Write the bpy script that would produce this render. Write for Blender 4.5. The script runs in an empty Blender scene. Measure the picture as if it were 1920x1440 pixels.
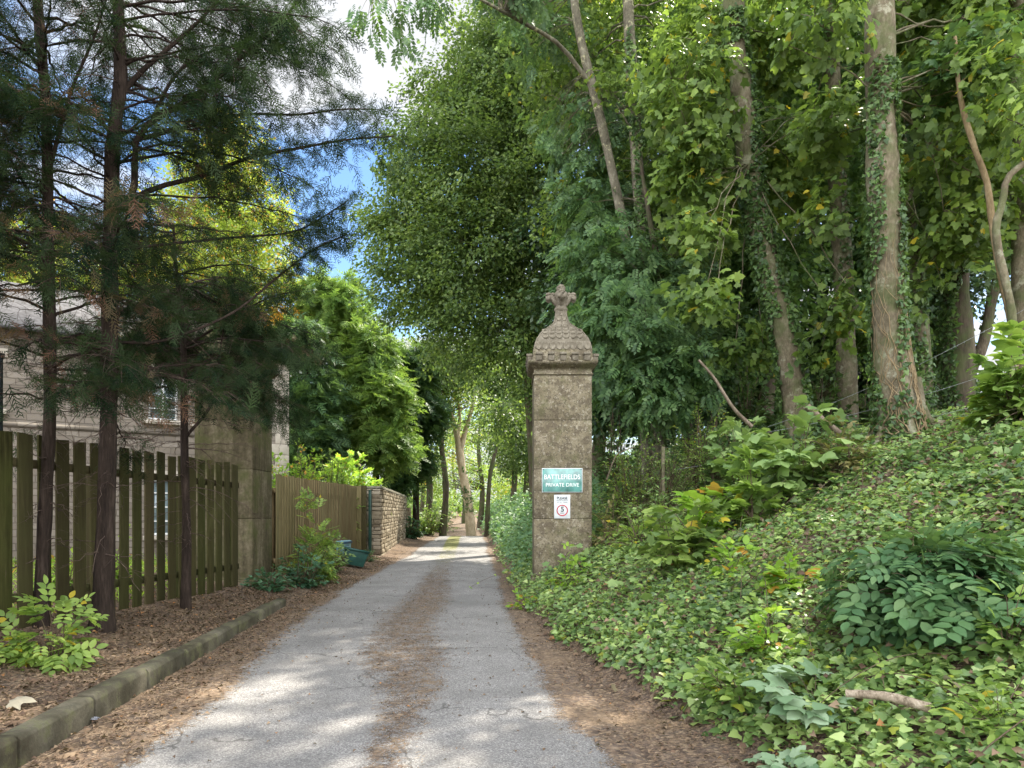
import bpy, math
import numpy as np
from mathutils import Vector
PI = math.pi
R = math.radians
rng = np.random.default_rng(11)
scn = bpy.context.scene
COL = scn.collection

# ------------------------------------------------------------------ camera, light, exposure
FPX, HOR, CX0, CAMZ = 1330.0, 960.0, 960.0, 1.5      # focal length / horizon row in photo pixels, eye height
cd = bpy.data.cameras.new('camera'); cam = bpy.data.objects.new('camera', cd); COL.objects.link(cam)
cam.location = (0, 0, CAMZ); cam.rotation_euler = (R(90), 0, 0)
cd.sensor_width = 36; cd.lens = 36 * FPX / 1920; cd.shift_y = 240 / 1920
cd.clip_start = 0.05; cd.clip_end = 3000
scn.camera = cam

SUN_AZ, SUN_EL = R(30), R(50)
SKY_STRENGTH, SUN_STRENGTH, EXPOSURE = 0.12, 4.6, 1.6
w = bpy.data.worlds.new('World'); scn.world = w; w.use_nodes = True
nt = w.node_tree; nt.nodes.clear()
def wn(t, **k):
    n = nt.nodes.new(t)
    for a, b in k.items(): setattr(n, a, b)
    return n
sky = wn('ShaderNodeTexSky', sky_type='NISHITA', sun_disc=False, sun_elevation=SUN_EL, sun_rotation=SUN_AZ)
sky.air_density = 1.0; sky.dust_density = 0.1; sky.ozone_density = 1.6
tc = wn('ShaderNodeTexCoord'); sep = wn('ShaderNodeSeparateXYZ')
nt.links.new(tc.outputs['Generated'], sep.inputs[0])
mz = wn('ShaderNodeMath', operation='MAXIMUM'); mz.inputs[1].default_value = 0.08
nt.links.new(sep.outputs['Z'], mz.inputs[0])
dx = wn('ShaderNodeMath', operation='DIVIDE'); dy = wn('ShaderNodeMath', operation='DIVIDE')
nt.links.new(sep.outputs['X'], dx.inputs[0]); nt.links.new(mz.outputs[0], dx.inputs[1])
nt.links.new(sep.outputs['Y'], dy.inputs[0]); nt.links.new(mz.outputs[0], dy.inputs[1])
cmb = wn('ShaderNodeCombineXYZ'); nt.links.new(dx.outputs[0], cmb.inputs[0]); nt.links.new(dy.outputs[0], cmb.inputs[1])
off = wn('ShaderNodeVectorMath', operation='ADD'); off.inputs[1].default_value = (11.067, 4.520, 4.173)
nt.links.new(cmb.outputs[0], off.inputs[0])
cn = wn('ShaderNodeTexNoise'); cn.inputs['Scale'].default_value = 0.85; cn.inputs['Detail'].default_value = 7; cn.inputs['Roughness'].default_value = 0.55
nt.links.new(off.outputs[0], cn.inputs['Vector'])
cr = wn('ShaderNodeValToRGB'); cr.color_ramp.elements[0].position = 0.42; cr.color_ramp.elements[1].position = 0.55
beh = wn('ShaderNodeMath', operation='MULTIPLY_ADD'); beh.inputs[1].default_value = -0.22; beh.inputs[2].default_value = 0.06   # unseen cloud cover thickened behind the viewer, added as fill light
nt.links.new(sep.outputs['Y'], beh.inputs[0])
bcl = wn('ShaderNodeMath', operation='MAXIMUM'); bcl.inputs[1].default_value = 0.0; nt.links.new(beh.outputs[0], bcl.inputs[0])
cad = wn('ShaderNodeMath', operation='ADD'); nt.links.new(cn.outputs['Fac'], cad.inputs[0]); nt.links.new(bcl.outputs[0], cad.inputs[1])
nt.links.new(cad.outputs[0], cr.inputs[0])
cb = wn('ShaderNodeMapRange'); cb.inputs['From Min'].default_value = 0.35; cb.inputs['From Max'].default_value = -0.35; cb.inputs['To Min'].default_value = 3.15; cb.inputs['To Max'].default_value = 12.5   # clouds behind the viewer made far brighter to add fill from that side
nt.links.new(sep.outputs['Y'], cb.inputs['Value'])
cs = wn('ShaderNodeMapRange'); cs.inputs['From Min'].default_value = 0.40; cs.inputs['From Max'].default_value = 0.72; cs.inputs['To Min'].default_value = 1.12; cs.inputs['To Max'].default_value = 0.80
nt.links.new(cn.outputs['Fac'], cs.inputs['Value'])
cm = wn('ShaderNodeMath', operation='MULTIPLY'); nt.links.new(cb.outputs[0], cm.inputs[0]); nt.links.new(cs.outputs[0], cm.inputs[1])
cc_ = wn('ShaderNodeVectorMath', operation='SCALE'); cc_.inputs[0].default_value = (0.97, 0.99, 1.03); nt.links.new(cm.outputs[0], cc_.inputs['Scale'])
mx = wn('ShaderNodeMix', data_type='RGBA'); nt.links.new(cc_.outputs[0], mx.inputs[7])
hs = wn('ShaderNodeHueSaturation'); hs.inputs['Saturation'].default_value = 1.12; hs.inputs['Value'].default_value = 0.68; nt.links.new(sky.outputs[0], hs.inputs['Color'])
nt.links.new(cr.outputs[0], mx.inputs[0]); nt.links.new(hs.outputs[0], mx.inputs[6])
bg = wn('ShaderNodeBackground'); bg.inputs[1].default_value = SKY_STRENGTH
nt.links.new(mx.outputs[2], bg.inputs[0])
ow = wn('ShaderNodeOutputWorld'); nt.links.new(bg.outputs[0], ow.inputs[0])

sl = bpy.data.lights.new('sun', 'SUN'); so = bpy.data.objects.new('sun', sl); COL.objects.link(so)
sl.energy = SUN_STRENGTH; sl.angle = R(0.6); sl.color = (1.0, 0.93, 0.80)
sdir = Vector((math.sin(SUN_AZ) * math.cos(SUN_EL), math.cos(SUN_AZ) * math.cos(SUN_EL), math.sin(SUN_EL)))
so.rotation_euler = sdir.to_track_quat('Z', 'Y').to_euler(); so.location = (10, 5, 30)
scn.view_settings.view_transform = 'Standard'; scn.view_settings.look = 'None'
scn.view_settings.gamma = 1; scn.view_settings.exposure = EXPOSURE
cy = scn.cycles
cy.max_bounces = 7; cy.diffuse_bounces = 4; cy.glossy_bounces = 2; cy.transmission_bounces = 5; cy.transparent_max_bounces = 8
cy.use_denoising = True; cy.denoising_prefilter = 'NONE'; cy.denoising_input_passes = 'RGB_ALBEDO_NORMAL'; cy.caustics_reflective = False; cy.caustics_refractive = False
cy.use_adaptive_sampling = True; cy.adaptive_threshold = 0.012

def P(px, py, Y):
    return np.array([(px - CX0) * Y / FPX, Y, CAMZ + (HOR - py) * Y / FPX])

# ------------------------------------------------------------------ object helpers
ORG = {}
def empty(name, loc, label=None, cat=None, group=None):
    o = bpy.data.objects.new(name, None); COL.objects.link(o); o.location = [float(v) for v in loc]
    o.empty_display_size = 0.1
    ORG[o.name] = np.array(loc, float)
    tag(o, label, cat, group); return o
def tag(o, label=None, cat=None, group=None, kind=None):
    if label: o['label'] = label
    if cat: o['category'] = cat
    if group: o['group'] = group
    if kind: o['kind'] = kind
    return o
class MB:
    def __init__(s): s.v = []; s.f = {3: [], 4: []}; s.n = 0; s.a = []
    def add(s, V, F, att=None):
        V = np.asarray(V, float).reshape(-1, 3)
        if isinstance(F, np.ndarray): F = [F]
        for f in F:
            f = np.asarray(f, int)
            if f.size: s.f[f.shape[1]].append(f + s.n)
        s.v.append(V); s.n += len(V)
        return s
    def box(s, c, d, rz=0.0, taper=0.0, jit=0.0):
        x, y, z = [q / 2 for q in d]
        V = np.array([[-x,-y,-z],[x,-y,-z],[x,y,-z],[-x,y,-z],[-x,-y,z],[x,-y,z],[x,y,z],[-x,y,z]], float)
        V[4:, :2] *= (1 - taper)
        if jit: V = V + rng.uniform(-jit, jit, V.shape)
        ca, sa = math.cos(rz), math.sin(rz)
        V = np.stack([V[:,0]*ca - V[:,1]*sa, V[:,0]*sa + V[:,1]*ca, V[:,2]], 1) + np.array(c)
        s.add(V, np.array([[0,3,2,1],[4,5,6,7],[0,1,5,4],[1,2,6,5],[2,3,7,6],[3,0,4,7]]))
        return s
    def tube(s, pts, rad, sides=6, cap=True):
        pts = np.asarray(pts, float); k = len(pts)
        rad = np.full(k, rad, float) if np.isscalar(rad) else np.asarray(rad, float)
        t = np.gradient(pts, axis=0); t /= np.linalg.norm(t, axis=1)[:, None] + 1e-9
        up = np.array([0.13, 0.21, 0.97]) if abs(t[0][2]) < 0.9 else np.array([1.0, 0.1, 0.0])
        x = np.cross(t, up); x /= np.linalg.norm(x, axis=1)[:, None] + 1e-9
        y = np.cross(t, x)
        a = np.arange(sides) * 2 * PI / sides
        V = pts[:, None] + rad[:, None, None] * (np.cos(a)[None, :, None] * x[:, None] + np.sin(a)[None, :, None] * y[:, None])
        i = np.arange(k - 1)[:, None] * sides; j = np.arange(sides)[None]; j2 = (j + 1) % sides
        F = np.stack([i + j, i + sides + j, i + sides + j2, i + j2], -1).reshape(-1, 4)
        s.add(V.reshape(-1, 3), F)
        if cap:
            for c, ring in ((pts[0], V[0]), (pts[-1], V[-1])):
                jj = np.arange(sides)
                s.add(np.vstack([c[None], ring]), np.stack([np.zeros(sides, int), 1 + jj, 1 + (jj + 1) % sides], 1))
        return s
    def tubes(s, A, sides=3, r0=0.01, r1=0.004):
        # A: (n,k,3) bundle of equal-length paths, all at once
        A = np.asarray(A, float); n, k, _ = A.shape
        if n == 0: return s
        t = np.gradient(A, axis=1); t /= np.linalg.norm(t, axis=2)[..., None] + 1e-9
        x = np.cross(t, np.array([0.11, 0.23, 0.96])); x /= np.linalg.norm(x, axis=2)[..., None] + 1e-9
        y = np.cross(t, x)
        r0 = np.broadcast_to(np.asarray(r0, float), (n,)); r1 = np.broadcast_to(np.asarray(r1, float), (n,))
        rad = r0[:, None] + (r1 - r0)[:, None] * np.linspace(0, 1, k)[None]
        a = np.arange(sides) * 2 * PI / sides
        V = A[:, :, None] + rad[:, :, None, None] * (np.cos(a)[None, None, :, None] * x[:, :, None] + np.sin(a)[None, None, :, None] * y[:, :, None])
        i = np.arange(k - 1)[:, None] * sides; j = np.arange(sides)[None]; j2 = (j + 1) % sides
        F = np.stack([i + j, i + sides + j, i + sides + j2, i + j2], -1).reshape(-1, 4)
        F = (F[None] + (np.arange(n) * k * sides)[:, None, None]).reshape(-1, 4)
        return s.add(V.reshape(-1, 3), F)
    def inst(s, T, pos, fr, sc):
        TV, TF = T
        n = len(pos)
        if n == 0: return s
        sc = np.broadcast_to(np.asarray(sc, float), (n,))
        V = np.einsum('nij,kj->nki', fr, TV) * sc[:, None, None] + np.asarray(pos)[:, None]
        k = len(TV)
        F = (TF[None] + (np.arange(n) * k)[:, None, None]).reshape(-1, TF.shape[1])
        return s.add(V.reshape(-1, 3), F)
    def build(s, name, mat, parent=None, smooth=False, bevel=0.0, vcol=None):
        V = np.vstack(s.v)
        org = ORG[parent.name] if parent is not None else np.zeros(3)
        V = V - org
        me = bpy.data.meshes.new(name)
        me.vertices.add(len(V)); me.vertices.foreach_set('co', V.astype(np.float32).ravel())
        loops = []; starts = []; tot = 0
        for k in (3, 4):
            if s.f[k]:
                f = np.vstack(s.f[k]); loops.append(f.ravel())
                starts.append(tot + np.arange(len(f)) * k); tot += f.size
        L = np.concatenate(loops); S = np.concatenate(starts)
        me.loops.add(len(L)); me.loops.foreach_set('vertex_index', L.astype(np.int32))
        me.polygons.add(len(S)); me.polygons.foreach_set('loop_start', S.astype(np.int32))
        if smooth: me.polygons.foreach_set('use_smooth', np.ones(len(S), bool))
        me.materials.append(mat)
        me.update(calc_edges=True); me.validate()
        o = bpy.data.objects.new(name, me); COL.objects.link(o)
        ORG[o.name] = org
        if parent is not None: o.parent = parent
        if bevel:
            b = o.modifiers.new('bevel', 'BEVEL'); b.width = bevel; b.segments = 2; b.limit_method = 'ANGLE'
        return o

def copy_thing(src, loc, label, skip=()):
    r = src.copy(); COL.objects.link(r); r.location = loc; r['label'] = label
    ORG[r.name] = np.array(loc, float)
    def rec(a, b):
        for ch in list(a.children):
            c = ch.copy(); COL.objects.link(c); c.parent = b; ORG[c.name] = ORG[r.name]; rec(ch, c)
    rec(src, r); return r

def nrm(v):
    v = np.asarray(v, float); return v / (np.linalg.norm(v, axis=-1, keepdims=True) + 1e-9)
def frames(d, n):
    y = nrm(d); z = nrm(n - np.sum(n * y, -1, keepdims=True) * y); x = np.cross(y, z)
    return np.stack([x, y, z], -1)
def bez(a, b, c, k):
    t = np.linspace(0, 1, k)[:, None]
    return (1 - t) ** 2 * a + 2 * t * (1 - t) * b + t * t * c
def bezs(a, b, c, k):
    t = np.linspace(0, 1, k)[None, :, None]
    return (1 - t) ** 2 * a[:, None] + 2 * t * (1 - t) * b[:, None] + t * t * c[:, None]
def smooth_path(pts, k):
    pts = np.asarray(pts, float); d = np.r_[0, np.cumsum(np.linalg.norm(np.diff(pts, axis=0), axis=1))]; d /= d[-1]
    # Catmull-Rom through the given points
    e = np.vstack([2 * pts[0] - pts[1], pts, 2 * pts[-1] - pts[-2]])
    out = []
    for t in np.linspace(0, 1, k):
        i = min(max(np.searchsorted(d, t) - 1, 0), len(pts) - 2)
        u = (t - d[i]) / (d[i + 1] - d[i] + 1e-9)
        p0, p1, p2, p3 = e[i], e[i + 1], e[i + 2], e[i + 3]
        out.append(0.5 * (2*p1 + (p2-p0)*u + (2*p0-5*p1+4*p2-p3)*u*u + (3*p1-p0-3*p2+p3)*u**3))
    return np.array(out)
def vnoise(x, y, s=1.0, seed=0):
    x = np.asarray(x, float) * s; y = np.asarray(y, float) * s; o = np.zeros(np.broadcast(x, y).shape)
    r = np.random.default_rng(seed + 100)
    for k in range(9):
        a = r.uniform(0, 2 * PI); f = r.uniform(0.6, 2.4); p = r.uniform(0, 6.3)
        o = o + np.sin((x * math.cos(a) + y * math.sin(a)) * f + p + 0.8 * np.sin((x * math.sin(a) - y * math.cos(a)) * f * .7 + p * 2)) / f
    return o / 4.0

# ------------------------------------------------------------------ materials
def mat(name):
    m = bpy.data.materials.new(name); m.use_nodes = True; m.node_tree.nodes.clear(); return m, m.node_tree
def node(nt, t, ins=None, **k):
    n = nt.nodes.new(t)
    for a, b in k.items(): setattr(n, a, b)
    for a, b in (ins or {}).items():
        s = n.inputs[a]
        if isinstance(b, bpy.types.NodeSocket): nt.links.new(b, s)
        else: s.default_value = b
    return n
def ramp(nt, fac, stops, interp='LINEAR'):
    n = nt.nodes.new('ShaderNodeValToRGB'); nt.links.new(fac, n.inputs[0]); e = n.color_ramp.elements
    n.color_ramp.interpolation = interp
    while len(e) > 1: e.remove(e[-1])
    for i, (p, c) in enumerate(stops):
        q = e[0] if i == 0 else e.new(p)
        q.position = p; q.color = (*c, 1) if len(c) == 3 else c
    return n.outputs[0]
def noise(nt, vec, scale, detail=4, rough=0.55, out='Fac'):
    n = node(nt, 'ShaderNodeTexNoise', {'Scale': scale, 'Detail': detail, 'Roughness': rough})
    if vec is not None: nt.links.new(vec, n.inputs['Vector'])
    return n.outputs[out]
def mixc(nt, fac, a, b, mode='MIX'):
    n = node(nt, 'ShaderNodeMix', data_type='RGBA', blend_type=mode)
    for i, v in ((0, fac), (6, a), (7, b)):
        if isinstance(v, bpy.types.NodeSocket): nt.links.new(v, n.inputs[i])
        else: n.inputs[i].default_value = (*v, 1) if isinstance(v, tuple) and len(v) == 3 else v
    return n.outputs[2]
def math_(nt, op, a, b=0.0, clamp=False):
    n = node(nt, 'ShaderNodeMath', operation=op, use_clamp=clamp)
    for i, v in ((0, a), (1, b)):
        if isinstance(v, bpy.types.NodeSocket): nt.links.new(v, n.inputs[i])
        else: n.inputs[i].default_value = v
    return n.outputs[0]
def finish(nt, col, rough=0.8, bump=None, bdist=0.01, bstr=0.6, spec=0.3, metallic=0.0):
    b = node(nt, 'ShaderNodeBsdfPrincipled', {'Roughness': rough, 'Metallic': metallic})
    b.inputs['Specular IOR Level'].default_value = spec
    if isinstance(col, bpy.types.NodeSocket): nt.links.new(col, b.inputs['Base Color'])
    else: b.inputs['Base Color'].default_value = (*col, 1)
    if bump is not None:
        bm = node(nt, 'ShaderNodeBump', {'Height': bump, 'Distance': bdist, 'Strength': bstr}); nt.links.new(bm.outputs[0], b.inputs['Normal'])
    o = nt.nodes.new('ShaderNodeOutputMaterial'); nt.links.new(b.outputs[0], o.inputs[0]); return b
def wpos(nt): return nt.nodes.new('ShaderNodeNewGeometry').outputs['Position']

def leaf_mat(name, cols, trans=0.4, tint=(1.12, 1.15, 0.55), rough=0.5, scale=0.6, spec=0.35, yellow=None, gain=1.3):
    """cols: dark..light base colours, picked per leaf; slow change through the plant."""
    m, nt = mat(name)
    g = nt.nodes.new('ShaderNodeNewGeometry')
    cols = [tuple(min(q * gain, .6) for q in c_) for c_ in cols]
    k = len(cols)
    n = noise(nt, g.outputs['Position'], scale, 3)
    f = math_(nt, 'ADD', math_(nt, 'MULTIPLY', g.outputs['Random Per Island'], 0.62), math_(nt, 'MULTIPLY', math_(nt, 'SUBTRACT', n, 0.31), 0.95), True)
    c = ramp(nt, f, [(i / (k - 1), cols[i]) for i in range(k)])
    if yellow:
        r2 = math_(nt, 'FRACT', math_(nt, 'MULTIPLY', g.outputs['Random Per Island'], 37.7))
        c = mixc(nt, math_(nt, 'GREATER_THAN', r2, 1 - yellow[0]), c, yellow[1])
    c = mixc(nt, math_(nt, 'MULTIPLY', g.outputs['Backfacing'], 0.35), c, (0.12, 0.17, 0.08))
    b = node(nt, 'ShaderNodeBsdfPrincipled', {'Roughness': rough, 'Base Color': c}); b.inputs['Specular IOR Level'].default_value = spec
    tcol = mixc(nt, 1.0, c, tint, 'MULTIPLY')
    tcol = mixc(nt, 0.5, tcol, mixc(nt, 1.0, tcol, (2.0, 2.0, 2.0), 'MULTIPLY'))
    t = node(nt, 'ShaderNodeBsdfTranslucent', {'Color': tcol})
    mx = node(nt, 'ShaderNodeMixShader', {0: trans}); nt.links.new(b.outputs[0], mx.inputs[1]); nt.links.new(t.outputs[0], mx.inputs[2])
    o = nt.nodes.new('ShaderNodeOutputMaterial'); nt.links.new(mx.outputs[0], o.inputs[0])
    return m

def bark_mat(name, dark, mid, light, scale=6, lichen=None, bump=0.02, stretch=0.25, moss=0.0):
    m, nt = mat(name); p = wpos(nt)
    mp = node(nt, 'ShaderNodeMapping', {'Vector': p}); mp.inputs['Scale'].default_value = (1, 1, stretch)
    n1 = noise(nt, mp.outputs[0], scale, 6, 0.65); n2 = noise(nt, mp.outputs[0], scale * 6, 5, 0.6)
    f = math_(nt, 'ADD', math_(nt, 'MULTIPLY', n1, 0.6), math_(nt, 'MULTIPLY', n2, 0.4))
    c = ramp(nt, f, [(0.33, dark), (0.5, mid), (0.66, light)])
    if lichen:
        n3 = noise(nt, p, 5.0, 5, 0.7); c = mixc(nt, ramp(nt, n3, [(0.56, (0,0,0)), (0.64, (1,1,1))]), c, lichen)
    if moss:
        n4 = noise(nt, p, 2.2, 4, 0.7); c = mixc(nt, math_(nt, 'MULTIPLY', ramp(nt, n4, [(0.45, (0,0,0)), (0.6, (1,1,1))]), moss), c, (0.07, 0.10, 0.03))
    finish(nt, c, 0.9, n2, bump, 0.8, 0.15); return m

def dirt_nodes(nt, p):
    n1 = noise(nt, p, 1.1, 5, 0.6); n2 = noise(nt, p, 9, 6, 0.7); v = node(nt, 'ShaderNodeTexVoronoi', {'Vector': p, 'Scale': 42.0, 'Randomness': 1.0})
    v2 = node(nt, 'ShaderNodeTexVoronoi', {'Vector': p, 'Scale': 95.0})
    base = ramp(nt, n2, [(0.30, (0.052, 0.041, 0.033)), (0.5, (0.128, 0.101, 0.081)), (0.68, (0.245, 0.198, 0.157))])
    rs = nt.nodes.new('ShaderNodeSeparateColor'); nt.links.new(v.outputs['Color'], rs.inputs[0])
    fl = ramp(nt, rs.outputs[0], [(0.0, (0.05, 0.035, 0.028)), (0.4, (0.11, 0.075, 0.055)), (0.75, (0.19, 0.125, 0.08)), (0.97, (0.34, 0.25, 0.16))])
    c = mixc(nt, 0.55, base, fl)
    tan = mixc(nt, 0.5, c, (0.27, 0.19, 0.115))
    c = mixc(nt, ramp(nt, n1, [(0.5, (0,0,0)), (0.68, (0.8,0.8,0.8))]), c, tan)
    h = math_(nt, 'ADD', math_(nt, 'MULTIPLY', v.outputs['Distance'], 0.8), math_(nt, 'MULTIPLY', n2, 1.2))
    return c, h

def simple(name, col, rough=0.6, var=0.12, scale=8, metallic=0.0, spec=0.4, bump=0.0):
    m, nt = mat(name); p = wpos(nt); n = noise(nt, p, scale, 4)
    lo = tuple(max(0, q * (1 - 2 * var)) for q in col); hi = tuple(min(1, q * (1 + 2 * var)) for q in col)
    c = ramp(nt, n, [(0.3, lo), (0.7, hi)])
    finish(nt, c, rough, n if bump else None, bump, 0.6, spec, metallic); return m

# stone of the two gate pillars: blocks, lichen spots, moss low down and in the joints
def pillar_stone():
    m, nt = mat('weathered_stone'); tcn = nt.nodes.new('ShaderNodeTexCoord'); p = wpos(nt)
    n1 = noise(nt, p, 2.3, 5, 0.65); n2 = noise(nt, p, 17, 6, 0.7); n3 = noise(nt, p, 60, 3, 0.6); n5 = noise(nt, p, 6.5, 5, 0.7)
    c = ramp(nt, n1, [(0.3, (0.12, 0.10, 0.064)), (0.5, (0.20, 0.17, 0.112)), (0.7, (0.28, 0.245, 0.17))])
    c = mixc(nt, ramp(nt, n5, [(0.48, (0,0,0)), (0.56, (0.7,)*3)]), c, (0.105, 0.086, 0.062))
    c = mixc(nt, ramp(nt, noise(nt, p, 3.4, 6, 0.75), [(0.56, (0,0,0)), (0.62, (0.6,)*3)]), c, (0.33, 0.29, 0.21))
    c = mixc(nt, ramp(nt, n2, [(0.56, (0,0,0)), (0.62, (0.75,)*3)]), c, (0.37, 0.335, 0.26))
    vv = node(nt, 'ShaderNodeTexVoronoi', {'Vector': p, 'Scale': 21.0}); rs = nt.nodes.new('ShaderNodeSeparateColor'); nt.links.new(vv.outputs['Color'], rs.inputs[0])
    spot = math_(nt, 'MULTIPLY', math_(nt, 'LESS_THAN', vv.outputs['Distance'], 0.23), math_(nt, 'GREATER_THAN', rs.outputs[1], 0.78))
    c = mixc(nt, math_(nt, 'MULTIPLY', spot, 0.75), c, (0.50, 0.46, 0.38))
    c = mixc(nt, math_(nt, 'MULTIPLY', ramp(nt, noise(nt, p, 30, 3), [(0.38, (1,1,1)), (0.45, (0,0,0))]), 0.8), c, (0.09, 0.073, 0.052))
    sz = nt.nodes.new('ShaderNodeSeparateXYZ'); nt.links.new(p, sz.inputs[0])
    low = math_(nt, 'MULTIPLY', ramp(nt, math_(nt, 'ADD', sz.outputs[2], math_(nt, 'MULTIPLY', n1, 1.6)), [(0.0, (0,)*3), (0.5, (1,)*3), (0.98, (0.9,)*3), (1.0, (0.1,)*3)]), 0.0)
    mm = ramp(nt, noise(nt, p, 3.1, 4, 0.7), [(0.52, (0,0,0)), (0.66, (0.7,)*3)])
    c = mixc(nt, math_(nt, 'MULTIPLY', mm, 0.55), c, (0.115, 0.125, 0.05))
    h = math_(nt, 'ADD', n2, math_(nt, 'MULTIPLY', n3, 0.5))
    finish(nt, c, 0.95, h, 0.012, 0.8, 0.1); return m
M = {}
M['stone'] = pillar_stone()
m, nt = mat('pinkish_grey_stone'); p = wpos(nt); n1 = noise(nt, p, 3.0, 5, .6); n2 = noise(nt, p, 22, 5, .65)
c = ramp(nt, n1, [(.32, (.125, .108, .080)), (.5, (.178, .156, .118)), (.68, (.235, .208, .16))]); c = mixc(nt, ramp(nt, n2, [(.55, (0,)*3), (.66, (.5,)*3)]), c, (.36, .325, .26)); c = mixc(nt, ramp(nt, n2, [(.34, (.6,)*3), (.44, (0,)*3)]), c, (.10, .083, .062))
finish(nt, c, .95, n2, .008, .7, .1); M['stone_plain'] = m
m, nt = mat('shade_darkened_mossy_stone'); p = wpos(nt); n1 = noise(nt, p, 2.0, 6, .7); n2 = noise(nt, p, 14, 6, .7); mp = node(nt, 'ShaderNodeMapping', {'Vector': p}); mp.inputs['Scale'].default_value = (1, 1, .18)
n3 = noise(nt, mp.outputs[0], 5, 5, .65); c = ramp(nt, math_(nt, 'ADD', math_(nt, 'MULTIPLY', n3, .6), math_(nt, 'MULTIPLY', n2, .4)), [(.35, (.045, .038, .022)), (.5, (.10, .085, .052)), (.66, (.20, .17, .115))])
c = mixc(nt, ramp(nt, n1, [(.48, (0,)*3), (.62, (.7,)*3)]), c, (.07, .078, .026)); finish(nt, c, .95, n2, .012, .8, .1); M['stone_shade'] = m  # pillar stone darkened to stand in for shade, olive moss patches over it
M['bark_conifer'] = bark_mat('reddish_bark', (0.014, 0.010, 0.008), (0.036, 0.026, 0.020), (0.082, 0.060, 0.047), 9, bump=0.02, stretch=0.15)
M['twig_dark'] = bark_mat('dead_twig', (0.03, 0.022, 0.018), (0.085, 0.06, 0.048), (0.17, 0.13, 0.10), 12, bump=0.003)
M['bark_syc'] = bark_mat('grey_brown_bark', (0.058, 0.048, 0.031), (0.135, 0.113, 0.074), (0.24, 0.21, 0.145), 5, lichen=(0.26, 0.25, 0.18), bump=0.012, stretch=0.5, moss=0.5)
M['bark_dark'] = bark_mat('dark_bark', (0.03, 0.024, 0.018), (0.075, 0.06, 0.042), (0.14, 0.115, 0.08), 5, bump=0.02, moss=0.6)
M['bark_birch'] = bark_mat('pale_lichened_bark', (0.05, 0.044, 0.031), (0.14, 0.125, 0.09), (0.27, 0.25, 0.19), 4, lichen=(0.42, 0.40, 0.24), bump=0.01, stretch=0.6)
M['bark_pale'] = bark_mat('pale_bark', (0.26, 0.20, 0.13), (0.45, 0.36, 0.24), (0.62, 0.52, 0.37), 5, bump=0.01, stretch=0.4)
M['bark_tan'] = bark_mat('tan_bark', (0.12, 0.085, 0.045), (0.23, 0.17, 0.095), (0.36, 0.28, 0.17), 6, bump=0.01, stretch=0.4)
M['twig'] = bark_mat('thin_twig', (0.05, 0.037, 0.025), (0.12, 0.09, 0.06), (0.22, 0.17, 0.12), 12, bump=0.003)
Y_ = (0.42, 0.34, 0.03)
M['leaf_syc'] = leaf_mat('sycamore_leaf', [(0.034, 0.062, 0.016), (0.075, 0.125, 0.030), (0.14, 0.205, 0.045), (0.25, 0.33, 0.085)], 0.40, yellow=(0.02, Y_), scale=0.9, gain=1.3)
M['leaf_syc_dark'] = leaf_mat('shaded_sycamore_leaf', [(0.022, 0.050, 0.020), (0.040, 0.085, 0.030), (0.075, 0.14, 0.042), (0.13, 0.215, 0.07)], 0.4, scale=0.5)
M['leaf_beech'] = leaf_mat('beech_leaf', [(0.022, 0.045, 0.015), (0.050, 0.090, 0.024), (0.095, 0.14, 0.036), (0.18, 0.23, 0.06)], 0.42, scale=0.7, gain=1.35)
M['leaf_ash'] = leaf_mat('ash_leaf', [(0.024, 0.055, 0.022), (0.048, 0.098, 0.038), (0.09, 0.16, 0.06), (0.15, 0.235, 0.09)], 0.38, scale=0.5)
M['leaf_dark'] = leaf_mat('dark_evergreen_leaf', [(0.014, 0.034, 0.013), (0.024, 0.056, 0.020), (0.042, 0.088, 0.030), (0.075, 0.14, 0.045)], 0.2, rough=0.4, spec=0.4, scale=0.5, gain=1.0)
M['leaf_yellow'] = leaf_mat('yellow_green_leaf', [(0.10, 0.15, 0.03), (0.17, 0.23, 0.04), (0.27, 0.31, 0.05), (0.38, 0.36, 0.06)], 0.5, scale=0.25, yellow=(0.10, (0.50, 0.26, 0.04)))
M['leaf_orange'] = leaf_mat('orange_autumn_leaf', [(0.20, 0.16, 0.03), (0.34, 0.22, 0.03), (0.45, 0.22, 0.03), (0.50, 0.32, 0.05)], 0.5, scale=0.6)
M['leaf_light'] = leaf_mat('light_green_leaf', [(0.055, 0.10, 0.03), (0.115, 0.18, 0.045), (0.20, 0.28, 0.07), (0.31, 0.38, 0.11)], 0.45, gain=1.5, scale=1.6, yellow=(0.03, Y_))
M['leaf_lime'] = leaf_mat('lime_leaf', [(0.10, 0.20, 0.03), (0.17, 0.29, 0.04), (0.25, 0.37, 0.05), (0.34, 0.42, 0.07)], 0.5, scale=1.6, yellow=(0.06, (0.5, 0.26, 0.05)))
M['leaf_elder'] = leaf_mat('blue_green_leaf', [(0.022, 0.060, 0.036), (0.038, 0.095, 0.050), (0.065, 0.14, 0.07), (0.11, 0.20, 0.10)], 0.3, rough=0.42, spec=0.4, scale=1.5)
M['leaf_elder_bush'] = leaf_mat('elder_leaflet', [(0.030, 0.075, 0.032), (0.055, 0.12, 0.046), (0.09, 0.16, 0.060), (0.15, 0.225, 0.09)], 0.3, rough=0.5, spec=0.3, scale=1.5)
M['leaf_ivy'] = leaf_mat('ivy_leaf', [(0.022, 0.048, 0.016), (0.058, 0.104, 0.032), (0.125, 0.185, 0.056), (0.26, 0.34, 0.115)], 0.3, gain=1.85, rough=0.36, spec=0.55, scale=.8, yellow=(0.03, (0.32, 0.36, 0.05)))
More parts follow.
